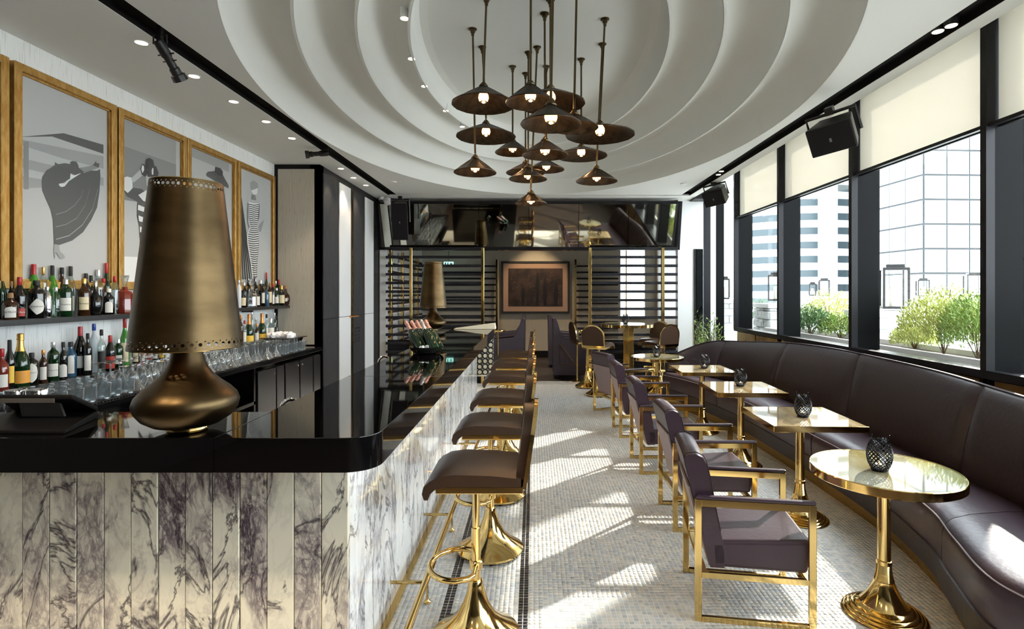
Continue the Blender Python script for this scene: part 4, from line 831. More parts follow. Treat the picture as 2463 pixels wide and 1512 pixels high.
PN = [('large flat pendant at upper left, its glowing bulb facing the camera', 1163, 250, 154, 4.17, 1170, 207),
 ('large flat pendant second from top on the left of the cluster', 1169, 328, 144, 5.0, 1160, 296),
 ('pendant at the top centre, half overlapped by a larger one', 1276, 246, 120, 3.9, 1277, 203),
 ('large flat pendant at top centre, behind the front rod', 1324, 248, 167, 4.19, 1324, 212),
 ('nearest pendant, dark rim just below the top centre pair', 1325, 298, 147, 3.3, 1333, 252),
 ('small pendant left of centre, hanging below the upper left pair', 1233, 366, 85, 5.43, 1233, 338),
 ('middle pendant in the centre column, directly under the nearest one', 1311, 372, 111, 4.4, 1310, 338),
 ('small pendant lowest on the left, on a long rod', 1143, 414, 104, 4.66, 1137, 380),
 ('pendant tucked behind the nearest one, right of centre', 1381, 306, 117, 4.05, 1387, 274),
 ('widest pendant, on the right side of the cluster', 1443, 324, 168, 4.49, 1455, 298),
 ('flat pendant to the right of centre, below the widest one', 1398, 374, 126, 5.26, 1398, 353),
 ('small pendant lowest on the right, alone on its rod', 1435, 435, 101, 4.94, 1449, 405),
 ('small pendant half hidden behind another, low in the left centre', 1264, 415, 94, 5.6, 1264, 392),
 ('small pendant low in the left centre, in front of its twin', 1270, 430, 92, 5.11, 1271, 402),
 ('small pendant low in the right centre, behind the middle one', 1314, 407, 87, 5.43, 1314, 390),
 ('lowest pendant of all, hanging in front of the tilted mirror', 1277, 488, 76, 5.0, 1292, 466)]
for p in PN: pendant(*p)

# ================================================================ CEILING FITTINGS
def downlight(px, py, label, grp, z=ZC, on=True, par=None, e=14):
    d = F*(z-H)/(CY-py); X = (px-CX)*d/F; t = thing('downlight', label, 'downlight', (X, d, z), group=grp)
    x = MB(); x.shell([(.046, -.0005), (.046, -.004), (.036, -.004), (.034, .0)], 24); x.build('trim_ring', M['ceil' if z == ZC else 'black'], t)
    x = MB(); x.lathe([(0, -.0022), (.034, -.0022), (.034, -.001)], 20); x.build('lens', M['lamp'], t)
    if e:
        l = bpy.data.lights.new('downlight_beam', 'SPOT'); l.energy = e; l.color = (1, .8, .58); l.spot_size = 1.5; l.spot_blend = .6; l.shadow_soft_size = .03
        o = bpy.data.objects.new('downlight_beam', l); COL.objects.link(o); o.parent = t; o.location = (0, 0, -.02)
DL = [(340, 102), (467, 183), (562, 244), (640, 292), (702, 332), (755, 366), (820, 405), (850, 427), (880, 445)]
for i, (a, b_) in enumerate(DL):
    downlight(a, b_, 'small round downlight, %s from the near end of the left ceiling row' % ORD[i], 'downlights in the left ceiling strip', e=14 if i > 5 else 22)
for i, (a, b_) in enumerate(((2288, 62), (2256, 76), (1735, 412), (1728, 420))):
    t = thing('recessed_spot', ['bright spot in the black slot near the right window', 'dim tilted spot next to the bright one in the right slot', 'warm spot far along the right slot', 'farthest warm spot in the right slot'][i], 'downlight', (AT(a, b_, F*(ZC-H)/(CY-b_)).x, F*(ZC-H)/(CY-b_), ZC+.03), group='spots in the right ceiling slot')
    x = MB(); x.lathe([(.035, -.03), (.04, 0), (.042, .02)], 18); x.build('spot_housing', M['black'], t); x = MB(); x.lathe([(0, -.032), (.03, -.032), (.03, -.028)], 18); x.build('lens', M['lamp'], t)
for i, (a, b_) in enumerate(((973, 45), (990, 142), (1021, 208), (1072, 267), (1112, 305))):
    z = 3.60; d = F*(z-H)/(CY-b_); X = (a-CX)*d/F
    t = thing('coffer_spot', 'small white cylinder spot inside the coffer, %s from the top' % ORD[i], 'spotlight', (X, d, z), group='cylinder spots along the inner coffer ring')
    x = MB(); x.shell([(.032, 0), (.032, .085), (.006, .087), (.006, .16)], 18); x.build('spot_body', M['white'], t); x = MB(); x.lathe([(0, .004), (.027, .004), (.027, .006)], 16); x.build('lens', M['lamp'], t)
    l = bpy.data.lights.new('coffer_beam', 'SPOT'); l.energy = 10; l.color = (1, .85, .65); l.spot_size = 1.6; l.spot_blend = .7; l.shadow_soft_size = .03; o = bpy.data.objects.new('coffer_beam', l); COL.objects.link(o); o.parent = t; o.location = (0, 0, -.01)
for a, b_, lb in ((945, 445, 'flat white disc on the left of the ceiling beside the slot'), (1645, 449, 'flat white disc on the right of the ceiling beside the slot')):
    d = F*(ZC-H)/(CY-b_)-.25; x = MB(); x.lathe([(0, -.012), (.05, -.012), (.055, 0)], 24); o = x.build('ceiling_disc', M['white']); o.location = ((a-CX)*d/F, d, ZC); tag(o, lb, 'detector', 'ceiling discs')
def track_spot(loc, aim, label):
    t = thing('track_spotlight', label, 'spotlight', loc, group='black theatre spots in the left slot')
    q = Vector(aim).normalized().to_track_quat('Z', 'Y'); x = MB(); x.M = q.to_matrix().to_4x4()
    x.lathe([(.0, -.03), (.04, -.03), (.046, 0), (.046, .10), (.036, .12), (.036, .21), (.045, .22), (.045, .27), (.04, .272), (0, .25)], 20); x.build('spot_barrel', M['black'], t)
    x = MB(); x.M = q.to_matrix().to_4x4(); x.lathe([(.047, .27), (.062, .275), (.066, .33), (.06, .33), (.056, .28)], 8); x.build('barn_door', M['black'], t)
    x = MB(); x.box((-.02, -.02, .02), (.02, .02, .16)); x.tube([(-.06, 0, .0), (-.06, 0, .08), (.06, 0, .08), (.06, 0, 0)], .008, 6); x.M = q.to_matrix().to_4x4(); x.tube([(-.09, 0, .09), (.09, 0, .09)], .007, 6); x.tube([(-.075, 0, .15), (.075, 0, .15)], .006, 6); x.build('yoke', M['black'], t); t.scale = (.68,)*3
track_spot((-2.30, 3.33, 3.08), (.12, .45, -.55), 'large black theatre spot hanging from the near part of the left ceiling slot'); track_spot((-2.30, 6.02, 3.10), (-.75, -.25, -.12), 'small-looking black theatre spot farther down the left ceiling slot')
t = thing('security_camera', 'white dome security camera in the corner above the tilted mirror', 'camera', (-2.55, 9.1, ZC)); x = MB(); x.lathe([(.0, -.06), (.05, -.055), (.06, 0)], 20); x.build('mount', M['white'], t)
x = MB(); x.lathe([(0, -.07), (.05, -.05), (.072, 0), (.05, .05), (0, .07)], 20, (.1, -.02, -.07)); x.build('dome', M['white'], t); x = MB(); x.lathe([(0, -.04), (.03, -.03), (.04, 0), (0, .03)], 14, (.0, -.05, -.07)); x.build('lens', M['black'], t)
def speaker(loc, rot, s, label, bracket=True):
    t = thing('wall_speaker', label, 'speaker', loc, rot=rot, group='black hanging loudspeakers'); x = MB(); a, b_, c = s
    x.hexa([(-a, -b_, -c), (a, -b_, -c), (a*.72, b_, -c), (-a*.72, b_, -c), (-a, -b_, c), (a, -b_, c), (a*.72, b_, c), (-a*.72, b_, c)], .015); x.build('cabinet', M['black'], t)
    x = MB(); x.rbox((-a*.95, -b_-.012, -c*.96), (a*.95, -b_+.003, c*.96), .01); x.build('grille', M['frameblk'], t); x = MB(); x.box((-.008, -b_-.015, -.02), (.008, -b_-.011, .01)); x.build('badge', M['steel'], t)
    if bracket:
        x = MB(); x.tube([(a+.012, .02, -.02), (a+.012, .03, c+.05), (-a-.012, .03, c+.05), (-a-.012, .02, -.02)], .014, 4); x.box((-.03, .0, c+.04), (.03, .07, c+.10)); x.build('bracket', M['black'], t)
    return t
speaker(AT(2008, 322, 4.35), (.50, -.12, -.80), (.17, .14, .115), 'large black loudspeaker hanging in front of the cream shades'); speaker(AT(1724, 470, 7.9), (.50, -.12, -.75), (.155, .14, .11), 'smaller-looking black loudspeaker hanging in front of the end window')
speaker(AT(964, 531, 8.85), (.28, 0, .1), (.13, .12, .30), 'tall black loudspeaker hanging in front of the left end of the mirror')

# ================================================================ TILTED MIRROR
d0, d1 = 9.17, 9.335; zt, zb = H+216*d0/F, H+106*d1/F; xl0, xr0 = (906-CX)*d0/F, (1638-CX)*d0/F
mr = thing('tilted_mirror', 'long tilted bronze mirror in a black frame above the slatted screens', 'mirror', (0, d1, zb))
def mp_(u, v, o=0): return Vector((xl0+(xr0-xl0)*u, d1+(d0-d1)*v-o, zb+(zt-zb)*v-o*.2))
for i in range(6):
    u0, u1 = .006+i*.988/6+.0008, .006+(i+1)*.988/6-.0008; q = [mp_(u0, .03), mp_(u1, .03), mp_(u1, .97), mp_(u0, .97)]; k = [p+Vector((0, .02, 0)) for p in q]
    x = MB(); x.add(q+k, [(0, 1, 2, 3), (7, 6, 5, 4), (0, 4, 5, 1), (1, 5, 6, 2), (2, 6, 7, 3), (3, 7, 4, 0)]); x.build('mirror_panel', M['mirror'], mr, ang=0, world=True)
for a, b_, c, e in ((0, 1, -.03, .03), (0, 1, .97, 1.03), (-.004, .006, -.03, 1.03), (.994, 1.004, -.03, 1.03)):
    q = [mp_(a, c, .012), mp_(b_, c, .012), mp_(b_, e, .012), mp_(a, e, .012)]; k = [p+Vector((0, .06, 0)) for p in q]
    x = MB(); x.add(q+k, [(0, 1, 2, 3), (7, 6, 5, 4), (0, 4, 5, 1), (1, 5, 6, 2), (2, 6, 7, 3), (3, 7, 4, 0)]); x.build('mirror_frame', M['frameblk'], mr, ang=0, world=True)

# ================================================================ SLATTED SCREENS
def screen(label, x0, x1, y, z0, dz, n, th, posts, grp, pw_=.05, y2=None):
    t = thing('slatted_screen', label, 'screen', ((x0+x1)/2, y, 0), group=grp)
    for i in range(n):
        z = z0+i*dz
        if z > 2.30: break
        x = MB(); x.rbox((x0, y-.02, z-th/2), (x1, y+.02, z+th/2), .006, 1); x.build('slat', M['slat'], t, ang=30, world=True)
    if y < 10: x = MB(); x.rbox((x0+.02, y+.03, 0), (x1-.02, y+.06, .74), .004, 1); x.build('lower_panel', M['frameblk'], t, world=True)
    for px_, top in posts: x = MB(); x.rbox((px_-pw_/2, y-.035, 0), (px_+pw_/2, y+.03, top), .003, 1); x.build('post', M['brass'], t, world=True)
    return t
PX = lambda px, d: (px-CX)*d/F
yS = 9.2
screen('slatted black screen with brass posts behind the far bar lamp', PX(928, yS), PX(1160, yS), yS, .10, .1465, 16, .046, [(PX(989, yS), 2.31), (PX(1161, yS), 2.31)], 'front slatted screens')
screen('slatted black screen with brass posts behind the high table', PX(1423, yS), PX(1630, yS), yS, .10, .1465, 16, .046, [(PX(1419, yS), 2.31), (PX(1594, yS), 2.31)], 'front slatted screens')
yB = 12.75
screen('rear slatted screen left of the painting, closed by a brass post', -2.62, PX(1193, yB), yB, .12, .1465, 16, .04, [(PX(1195, yB), 2.33)], 'rear slatted screens')
screen('rear slatted screen right of the painting, closed by a brass post', PX(1386, yB), 2.0, yB, .12, .1465, 16, .04, [(PX(1384, yB), 2.33)], 'rear slatted screens')
t = thing('slatted_screen', 'slatted side screen running back along the left dining wall, three brass posts', 'screen', (-2.60, 11.1, 0))
for i in range(16): z = .17+i*.1465; x = MB(); x.rbox((-2.63, 9.62, z-.02), (-2.59, 12.6, z+.02), .006, 1); z < 2.32 and x.build('slat', M['slat'], t, ang=30, world=True)
for yy in (9.76, 10.62, 11.95): x = MB(); x.rbox((-2.60, yy-.04, 0), (-2.55, yy+.04, 2.33), .003, 1); x.build('post', M['brass'], t, world=True)
t = thing('exit_sign', 'small lit green sign seen through the left screen beside the far lamp', 'sign', (PX(1079, 12.4), 12.4, H+(CY-634)*12.4/F)); part('sign_box', M['exit'], t, (-.11, -.01, -.045), (.11, .02, .045)); part('hanger', M['black'], t, (-.005, 0, .045), (.005, .008, 3.25-(H+(CY-634)*12.4/F)))
for a_, b_ in (((-.09, -.014, -.03), (-.05, -.0101, .03)), ((-.03, -.014, -.03), (.0, -.0101, .03)), ((.03, -.014, -.02), (.09, -.0101, .02))): part('pictogram', M['white'], t, a_, b_)
# side runs of the booths, front to back
for s_, xx_, lb in ((0, PX(1163, yS), 'left'), (1, PX(1417, yS), 'right')):
    t = thing('booth_divider', 'low black timber divider on the %s of the dining aisle' % lb, 'divider', (xx_, 11, 0)); x = MB(); sg = -1 if not s_ else 1
    x.rbox((xx_-.03, 9.5, 0), (xx_+.03, 9.56, .55), .004, 1); x.build('divider_post', M['wood'], t, world=True)
# painting
pt = thing('painting', 'dark framed painting with copper mount on the far wall', 'painting', (PX(1288, yBACK := YBACK), YBACK-.05, 1.67)); hw, hh = PX(1370, YBACK)-PX(1288, YBACK), .62
for a, b_ in (((-hw, -.03, -hh), (hw, .04, -hh+.05)), ((-hw, -.03, hh-.05), (hw, .04, hh)), ((-hw, -.03, -hh+.05), (-hw+.05, .04, hh-.05)), ((hw-.05, -.03, -hh+.05), (hw, .04, hh-.05))): x = MB(); x.box(a, b_); x.build('frame_rail', M['wood'], pt, ang=0)
part('mount', M['mount'], pt, (-hw+.05, -.012, -hh+.05), (hw-.05, .0, hh-.05)); part('canvas', M['artd'], pt, (-hw+.17, -.02, -hh+.17), (hw-.17, -.011, hh-.17))
for i, (cx_, w_, h_) in enumerate(((.04, .09, .85), (.22, .1, .7), (-.3, .08, .5), (.48, .1, .6))):
    q = [(cx_-w_*.3, -.44), (cx_+w_*.4, -.44), (cx_+w_*.6, -.44+h_*.6), (cx_+w_*.1, -.44+h_), (cx_-w_*.5, -.44+h_*.6)]; x = MB(); x.prism(q, -.0225, -.0195, 'y'); x.build('painted_shape', M['artf'], pt, ang=0)
x = MB()
for i in range(70): a, c = random.uniform(-.62, .62), random.uniform(-.42, .42); x.box((a, -.0215, c), (a+.006, -.0195, c+.006))
tag(x.build('painted_flecks', M['fleck'], pt, ang=0), kind='stuff')
pl = bpy.data.lights.new('picture_beam', 'SPOT'); pl.energy = 60; pl.color = (1, .72, .42); pl.spot_size = 1.1; pl.spot_blend = .6; pl.shadow_soft_size = .05
o = bpy.data.objects.new('picture_beam', pl); COL.objects.link(o); o.location = (PX(1288, 12), 11.7, 3.1); o.rotation_euler = (.65, 0, 0)
for xx_, yy_ in ((-1.7, 11), (1.7, 11), (0, 10.4)):  # fill spots without fittings, added to brighten the dining booths
    l = bpy.data.lights.new('dining_fill_spot', 'SPOT'); l.energy = 110; l.color = (1, .84, .66); l.spot_size = 1.7; l.spot_blend = .8; l.shadow_soft_size = .05; o = bpy.data.objects.new('dining_fill_spot', l); COL.objects.link(o); o.location = (xx_, yy_, 3.2)
# wing chairs lining the aisle, facing outwards into the booths
def wing(label, x, y, s):
    t = thing('booth_chair', label, 'chair', (x, y, 0), 0 if s > 0 else math.pi, 'plum wing chairs in the dining booths'); 
    pr = [(0, .06), (0, 1.07), (.03, 1.09), (.07, 1.03), (.12, .86), (.20, .74), (.62, .70), (.62, .06)]
    for yy in (-.26, .22): b = MB(); b.prism(pr, yy, yy+.04, 'y'); b.build('wing_side', M['velvet'], t)
    b = MB(); b.hexa([(0, -.24, .06), (.09, -.24, .06), (.09, .24, .06), (0, .24, .06), (-.01, -.24, 1.08), (.06, -.24, 1.08), (.06, .24, 1.08), (-.01, .24, 1.08)], .02); b.build('backrest', M['leatherb'], t)
    b = MB(); b.rbox((.08, -.22, .2), (.6, .22, .44), .03); b.build('seat', M['leather'], t)
    b = MB(); b.tube([(.12, -.265, .25), (.12, -.265, .62), (.20, -.265, .52), (.36, -.265, .30), (.46, -.265, .25), (.12, -.265, .25)], .004, 4); b.build('nail_trim', M['brassb'], t, ang=0)
    b = MB()
    for a in (.05, .56):
        for c in (-.2, .2): b.box((a, c-.02, 0), (a+.04, c+.02, .07))
    b.build('feet', M['frameblk'], t, ang=0)
wing('nearest plum wing chair on the right of the dark aisle, trimmed with nails', PX(1330, 10), 10.0, 1); wing('plum wing chair behind the nearest one on the right of the aisle', PX(1319, 11.3), 11.4, 1)
wing('nearest plum wing chair on the left of the dark aisle, behind the stools', PX(1262, 9.9), 9.9, -1); wing('plum wing chair behind the nearest one on the left of the aisle', PX(1263, 11.3), 11.4, -1)
for px_, dd, lb in ((1388, 9.42, 'tiny round brass side table left of the high table, beside the right screen'), (1197, 9.42, 'tiny round brass side table at the end of the left screen')):
    t = thing('side_table', lb, 'table', (PX(px_, dd), dd, 0)); b = MB(); b.lathe([(0, .87), (.13, .87), (.135, .885), (.13, .90), (0, .90)], 28); b.build('tabletop', M['brass'], t); b = MB(); b.lathe([(.11, 0), (.11, .015), (.02, .03), (.014, .05), (.014, .87)], 20); b.build('pedestal', M['brass'], t)
# exit-like faint window glow is left to the real back window

# ================================================================ BAR STOOLS
def stool(label, loc, rz, grp):
    t = thing('bar_stool', label, 'stool', loc, rz, grp)
    x = MB(); x.lathe([(.186, .010), (.196, .018), (.196, .028), (.17, .045), (.125, .075), (.085, .115), (.058, .165), (.040, .215), (.033, .245), (.030, .262), (.026, .268)], 48); x.build('base', M['brass'], t)
    for a in (.6, 2.7, 4.8): x = MB(); x.lathe([(.016, 0), (.016, .014), (0, .014)], 10, (.165*math.cos(a), .165*math.sin(a), 0)); x.build('foot_pad', M['black'], t)
    x = MB(); x.lathe([(.021, .262), (.021, .50), (.016, .50), (.016, .715)], 24); x.build('column', M['brass'], t)
    x = MB(); c = [( -.02, -.145, .335)]+[(-.075-.13*math.sin(a), -.145*math.cos(a), .335) for a in [i*math.pi/14 for i in range(15)]]+[(-.02, .145, .335)]
    c = [(.0, -.10, .335), (-.02, -.128, .335)]+c[1:-1]+[(-.02, .128, .335), (.0, .10, .335)]; x.tube(c, .0125, 12); x.tube([(0, -.10, .335), (0, .10, .335)], .0125, 12); x.lathe([(.026, .315), (.03, .32), (.03, .35), (.026, .355)], 20); x.build('footrest', M['brass'], t)
    # seat: waterfall front toward -X
    prof = [(.205, .745), (-.10, .745), (-.145, .738), (-.172, .715), (-.180, .690), (-.196, .690), (-.205, .715), (-.198, .745), (-.175, .778), (-.135, .798), (-.07, .807), (.08, .803), (.205, .790)]
    rows = []
    for j in range(9):
        v = -1+2*j/8; k = abs(v)**4; rows.append([(a, v*.185, z-(.012*k if z > .76 else 0)) for a, z in prof])
    x = MB(); x.grid([r+[r[0]] for r in rows]); x.add(rows[0], [tuple(range(len(prof)))]); x.add(rows[-1], [tuple(range(len(prof)))[::-1]]); x.build('seat', M['brown'], t, ang=50)
    x = MB(); x.rbox((-.15, -.178, .712), (.215, .178, .7445), .005, 2); x.build('seat_plate', M['brass'], t)
    def arch(r, z0, z1, lean=.05, n=16):
        pts = [(-r, z0)]+[(-r*math.cos(math.pi*i/n), z1-r*.95+r*.95*math.sin(math.pi*i/n)) for i in range(n+1)]+[(r, z0)]; return pts
    def off(z): return .205+.055*(z-.72)/.36
    q = arch(.165, .77, 1.055); n = len(q)
    f_ = [(off(z)-.030-(.010*(1-abs(a)/.165)), a, z) for a, z in q]; b_ = [(off(z)+.022, a, z) for a, z in q]
    x = MB(); x.add(f_+b_, [tuple(range(n)), tuple(range(n, 2*n))[::-1]]+[(i, (i+1) % n, n+(i+1) % n, n+i) for i in range(n)]); x.build('backrest', M['brown'], t, ang=40)
    qo, qi = arch(.182, .735, 1.075), arch(.160, .765, 1.050); rows = []
    for (a, z), (a2, z2) in zip(qo, qi): rows.append([(off(z)+.004, a, z), (off(z)+.020, a, z), (off(z2)+.020, a2, z2), (off(z2)+.004, a2, z2), (off(z)+.004, a, z)])
    rows.append(rows[0]); x = MB(); x.grid(rows); x.build('back_frame', M['brass'], t, ang=40); return t
SY = [2.42, 3.24, 4.10, 5.06, 5.99, 6.9]
names = ['nearest brown leather bar stool with trumpet brass base', 'second bar stool from the camera, brass base fully in view', 'third bar stool from the camera along the bar', 'fourth bar stool from the camera along the bar', 'fifth bar stool from the camera along the bar', 'farthest bar stool in the row by the bar end']
st0 = stool(names[0], (-.257, SY[0], 0), 0, 'brown leather bar stools along the bar')
for y_, nm in zip(SY[1:], names[1:]): dup(st0, (-.257, y_, 0), 0, nm)
# high table and its stools
def lounge_table(label, loc, r, zt_, shape='round', mt='onyx', grp=None, sq=.2975, rz=0):
    t = thing('lounge_table', label, 'table', loc, rz, group=grp)
    if shape == 'round':
        x = MB(); x.lathe([(0, zt_-.004), (r-.006, zt_-.004), (r-.006, zt_), (r*.5, zt_), (0, zt_)], 72); x.build('tabletop', M[mt], t)
        x = MB(); x.shell([(r-.03, zt_-.036), (r-.004, zt_-.040), (r, zt_-.036), (r, zt_-.001), (r-.003, zt_+.002), (r-.0065, zt_+.002), (r-.0065, zt_-.004), (0.001, zt_-.006)], 72); x.build('brass_rim', M['brass'], t)
    else:
        x = MB(); x.box((-sq+.008, -sq+.008, zt_-.005), (sq-.008, sq-.008, zt_)); x.build('tabletop', M[mt], t, ang=0)
        for a, b_ in (((-sq, -sq), (sq, -sq+.008)), ((-sq, sq-.008), (sq, sq)), ((-sq, -sq+.008), (-sq+.008, sq-.008)), ((sq-.008, -sq+.008), (sq, sq-.008))): x = MB(); x.rbox((*a, zt_-.038), (*b_, zt_+.001), .0015, 1); x.build('brass_edge', M['brass'], t)
        x = MB(); x.box((-sq+.01, -sq+.01, zt_-.034), (sq-.01, sq-.01, zt_-.006)); x.build('underside', M['brassb'], t, ang=0)
    pr = [(.178, 0), (.182, .006), (.176, .013), (.163, .013), (.166, .018), (.158, .025), (.146, .025), (.149, .030), (.140, .037), (.128, .037), (.130, .042), (.120, .05), (.108, .052)]
    z = .055; zs_ = []
    while z < .245: rr_ = .031+.071*((.245-z)/.19)**2.1; pr += [(rr_+.0015, z), (rr_-.0012, z+.0035)]; z += .0058
    pr += [(.0335, .245), (.0335, .262), (.030, .264)]; x = MB(); x.lathe(pr, 40); x.build('base', M['brass'], t, ang=60)
    pr = []; z = .264
    while z < zt_-.05: pr += [(.0292, z), (.0275, z+.0035)]; z += .0062
    pr += [(.0292, zt_-.045), (.06, zt_-.036), (.06, zt_-.03)]; x = MB(); x.lathe(pr, 28); x.build('column', M['brass'], t, ang=60); return t
lounge_table('round green-gold onyx table nearest the camera, with brass rim', (1.690, 2.605, 0), .322, .70, grp='round onyx tables')
lounge_table('round pale onyx table farthest along the banquette', (1.643, 7.18, 0), .345, .70, grp='round onyx tables')
for (a, c, rz_), lb in zip(((1.835, 3.72, -.03), (1.868, 4.865, -.035), (1.882, 6.03, -.02)), ('nearest square striped onyx table, right of the chairs', 'middle square striped onyx table between two others', 'farthest square striped onyx table, smallest looking')):
    lounge_table(lb, (a, c, 0), 0, .70, 'square', 'onyxs', 'square onyx tables along the banquette', rz=rz_)
ht = thing('high_table', 'high round brass-rimmed table on a square brass post, ringed by stools', 'table', (PX(1508, 8.7), 8.7, 0))
x = MB(); x.lathe([(0, 1.041), (.418, 1.041), (.418, 1.045), (0, 1.045)], 56); x.build('tabletop', M['onyx'], ht); x = MB(); x.shell([(.38, 1.0), (.425, .998), (.425, 1.044), (.419, 1.046), (.419, 1.041), (.001, 1.036)], 56); x.build('brass_rim', M['brass'], ht)
for a in (-.075, .02): x = MB(); x.rbox((a, -.04+a, .02), (a+.085, .045+a, .998), .003, 1); x.build('post', M['brass'], ht)
x = MB(); x.rbox((-.25, -.25, 0), (.25, .25, .02), .004, 1); x.build('base_plate', M['brass'], ht)
for px_, dd, rz_, lb in ((1440, 8.15, -2.05, 'arch-backed stool at the near left of the high table'), (1586, 8.35, -1.15, 'arch-backed stool at the right of the high table'), (1412, 8.85, -2.9, 'arch-backed stool seen side-on at the far left of the high table'), (1572, 8.82, .9, 'arch-backed stool at the far right, behind the high table')):
    s = dup(st0, (PX(px_, dd), dd, 0), rz_ , lb, 'arched stools round the high table')

# ================================================================ ARMCHAIRS
def armchair(label, loc, rz):
    t = thing('lounge_armchair', label, 'armchair', loc, rz, 'plum leather armchairs with brass frames'); X_, Y_, ZA = .270, .215, .575; tb, tw = .020, .032
    for s in (-1, 1):
        y0, y1 = s*Y_, s*(Y_+tb)
        for a, b_, nm in (((-X_, y0, 0), (-X_+tw, y1, ZA), 'leg'), ((X_-tw, y0, 0), (X_, y1, ZA), 'leg'), ((-X_+tw, y0, 0), (X_-tw, y1, tb+.004), 'floor_runner'), ((-X_+tw, y0, ZA-.034), (X_-tw, y1, ZA), 'arm_rail'), ((-X_+tw, y0, .205), (X_-tw, y1, .232), 'side_rail')):
            x = MB(); x.rbox(a, b_, .0018, 1); x.build(nm, M['brass'], t)
        x = MB(); x.rbox((-X_+.004, min(y0, y1)-.004, ZA+.0005), (X_-.0, max(y0, y1)+.004, ZA+.018), .008, 2); x.build('armrest_pad', M['leather'], t)
    for x0 in (-X_+.03, X_-.06): x = MB(); x.rbox((x0, -Y_, .207), (x0+.03, Y_, .23), .002, 1); x.build('cross_rail', M['brass'], t)
    yw = .205; bm = bmesh.new(); x = MB()
    x.hexa([(-.19, -yw, .245), (.245, -yw, .24), (.245, yw, .24), (-.19, yw, .245), (-.2, -yw, .372), (.262, -yw, .400), (.262, yw, .400), (-.2, yw, .372)], .022, 3); x.build('seat_cushion', M['leather'], t)
    rows = []
    prof = [(-.195, .245), (-.222, .35), (-.25, .48), (-.287, .63), (-.312, .735), (-.318, .765), (-.300, .785), (-.262, .790), (-.228, .775), (-.212, .745), (-.192, .66), (-.168, .52), (-.148, .42), (-.135, .36), (-.13, .245)]
    for j in range(7):
        v = -1+j/3; k = abs(v)**6; rows.append([(a+.0, v*yw*(1-.0*k), z-(.012*k if z > .7 else 0)) for a, z in prof])
    x = MB(); x.grid([r+[r[0]] for r in rows]); x.add(rows[0], [tuple(range(len(prof)))]); x.add(rows[-1], [tuple(range(len(prof)))[::-1]]); x.build('backrest', M['leather'], t, ang=50)
    x = MB(); x.hexa([(-.197, -yw+.006, .25), (-.19, -yw+.006, .25), (-.19, yw-.006, .25), (-.197, yw-.006, .25), (-.293, -yw+.006, .62), (-.283, -yw+.006, .62), (-.283, yw-.006, .62), (-.293, yw-.006, .62)]); o = x.build('rear_panel', M['lilac'], t, ang=0); o.location.x = -.004
    for s in (-1, 1): x = MB(); x.tube([(a-.0, s*yw, z) for a, z in prof[3:13]], .0028, 5); x.build('piping', M['leatherb'], t)
    return t
def chair_at(nl, rz): c, s = math.cos(rz), math.sin(rz); return (nl[0]+.27*c-.235*s*1.0, nl[1]+.27*s+.235*c, 0)
ac = armchair('nearest plum leather armchair, full brass side frame in view', chair_at((.762, 2.55), -.15), -.15)
for nl, rz_, lb in (((.905, 3.50), -.02, 'second armchair from the camera, facing the nearest square table'), ((.903, 4.60), 0, 'middle armchair of the row, facing the middle square table'), ((.915, 5.76), .02, 'fourth armchair from the camera, facing the farthest square table'), ((.965, 6.66), .40, 'farthest armchair, turned so its pale rear panel shows')):
    dup(ac, chair_at(nl, rz_), rz_, lb)

# ================================================================ CANDLE HOLDERS
def holder_mesh():
    x = MB(); prof = [(.030, 0), (.040, .012), (.049, .035), (.054, .065), (.053, .09), (.046, .115), (.038, .135), (.036, .150)]
    def P(t_, a):
        k = t_*(len(prof)-1); i = min(int(k), len(prof)-2); f = k-i; r = prof[i][0]+(prof[i+1][0]-prof[i][0])*f; z = prof[i][1]+(prof[i+1][1]-prof[i][1])*f; return (r*math.cos(a), r*math.sin(a), z+.004)
    n = 17
    for k in range(n):
        for s, top in ((1, 1), (-1, 1)):
            a0 = 2*math.pi*k/n; tt = 1-.10*random.random(); pts = [P(j/18*tt, a0+s*j/18*tt*3.6) for j in range(19)]
            if k in (0, 6) and s > 0: e = pts[-1]; pts += [(e[0]*1.03, e[1]*1.03, e[2]+.014), (e[0]*1.12, e[1]*1.12, e[2]+.028)]
            x.tube(pts, .0024, 4)
    x.lathe([(.036, 0), (.038, .006), (0, .008)], 16); return x
hm = None
CH = [((1.655, 2.585, .70), 'large-looking black wire candle holder on the near round table'), ((1.845, 3.70, .70), 'black wire candle holder on the nearest square table'), ((1.885, 4.92, .70), 'black wire candle holder on the middle square table'), ((1.925, 6.08, .70), 'black wire candle holder on the farthest square table'), ((1.635, 7.15, .70), 'black wire candle holder on the far round table'), ((PX(1505, 8.7), 8.72, 1.045), 'black wire candle holder on the high table')]
for loc, lb in CH:
    if hm is None:
        hm = thing('candle_holder', lb, 'candle holder', loc, 0, 'woven black wire candle holders'); holder_mesh().build('wire_basket', M['net'], hm)
        x = MB(); x.lathe([(.018, .008), (.019, .03), (.0, .028)], 16); x.build('tealight', M['wax'], hm); x = MB(); x.lathe([(0, .03), (.004, .034), (0, .045)], 8); x.build('flame', M['flame'], hm)
    else: dup(hm, loc, random.random()*6, lb)

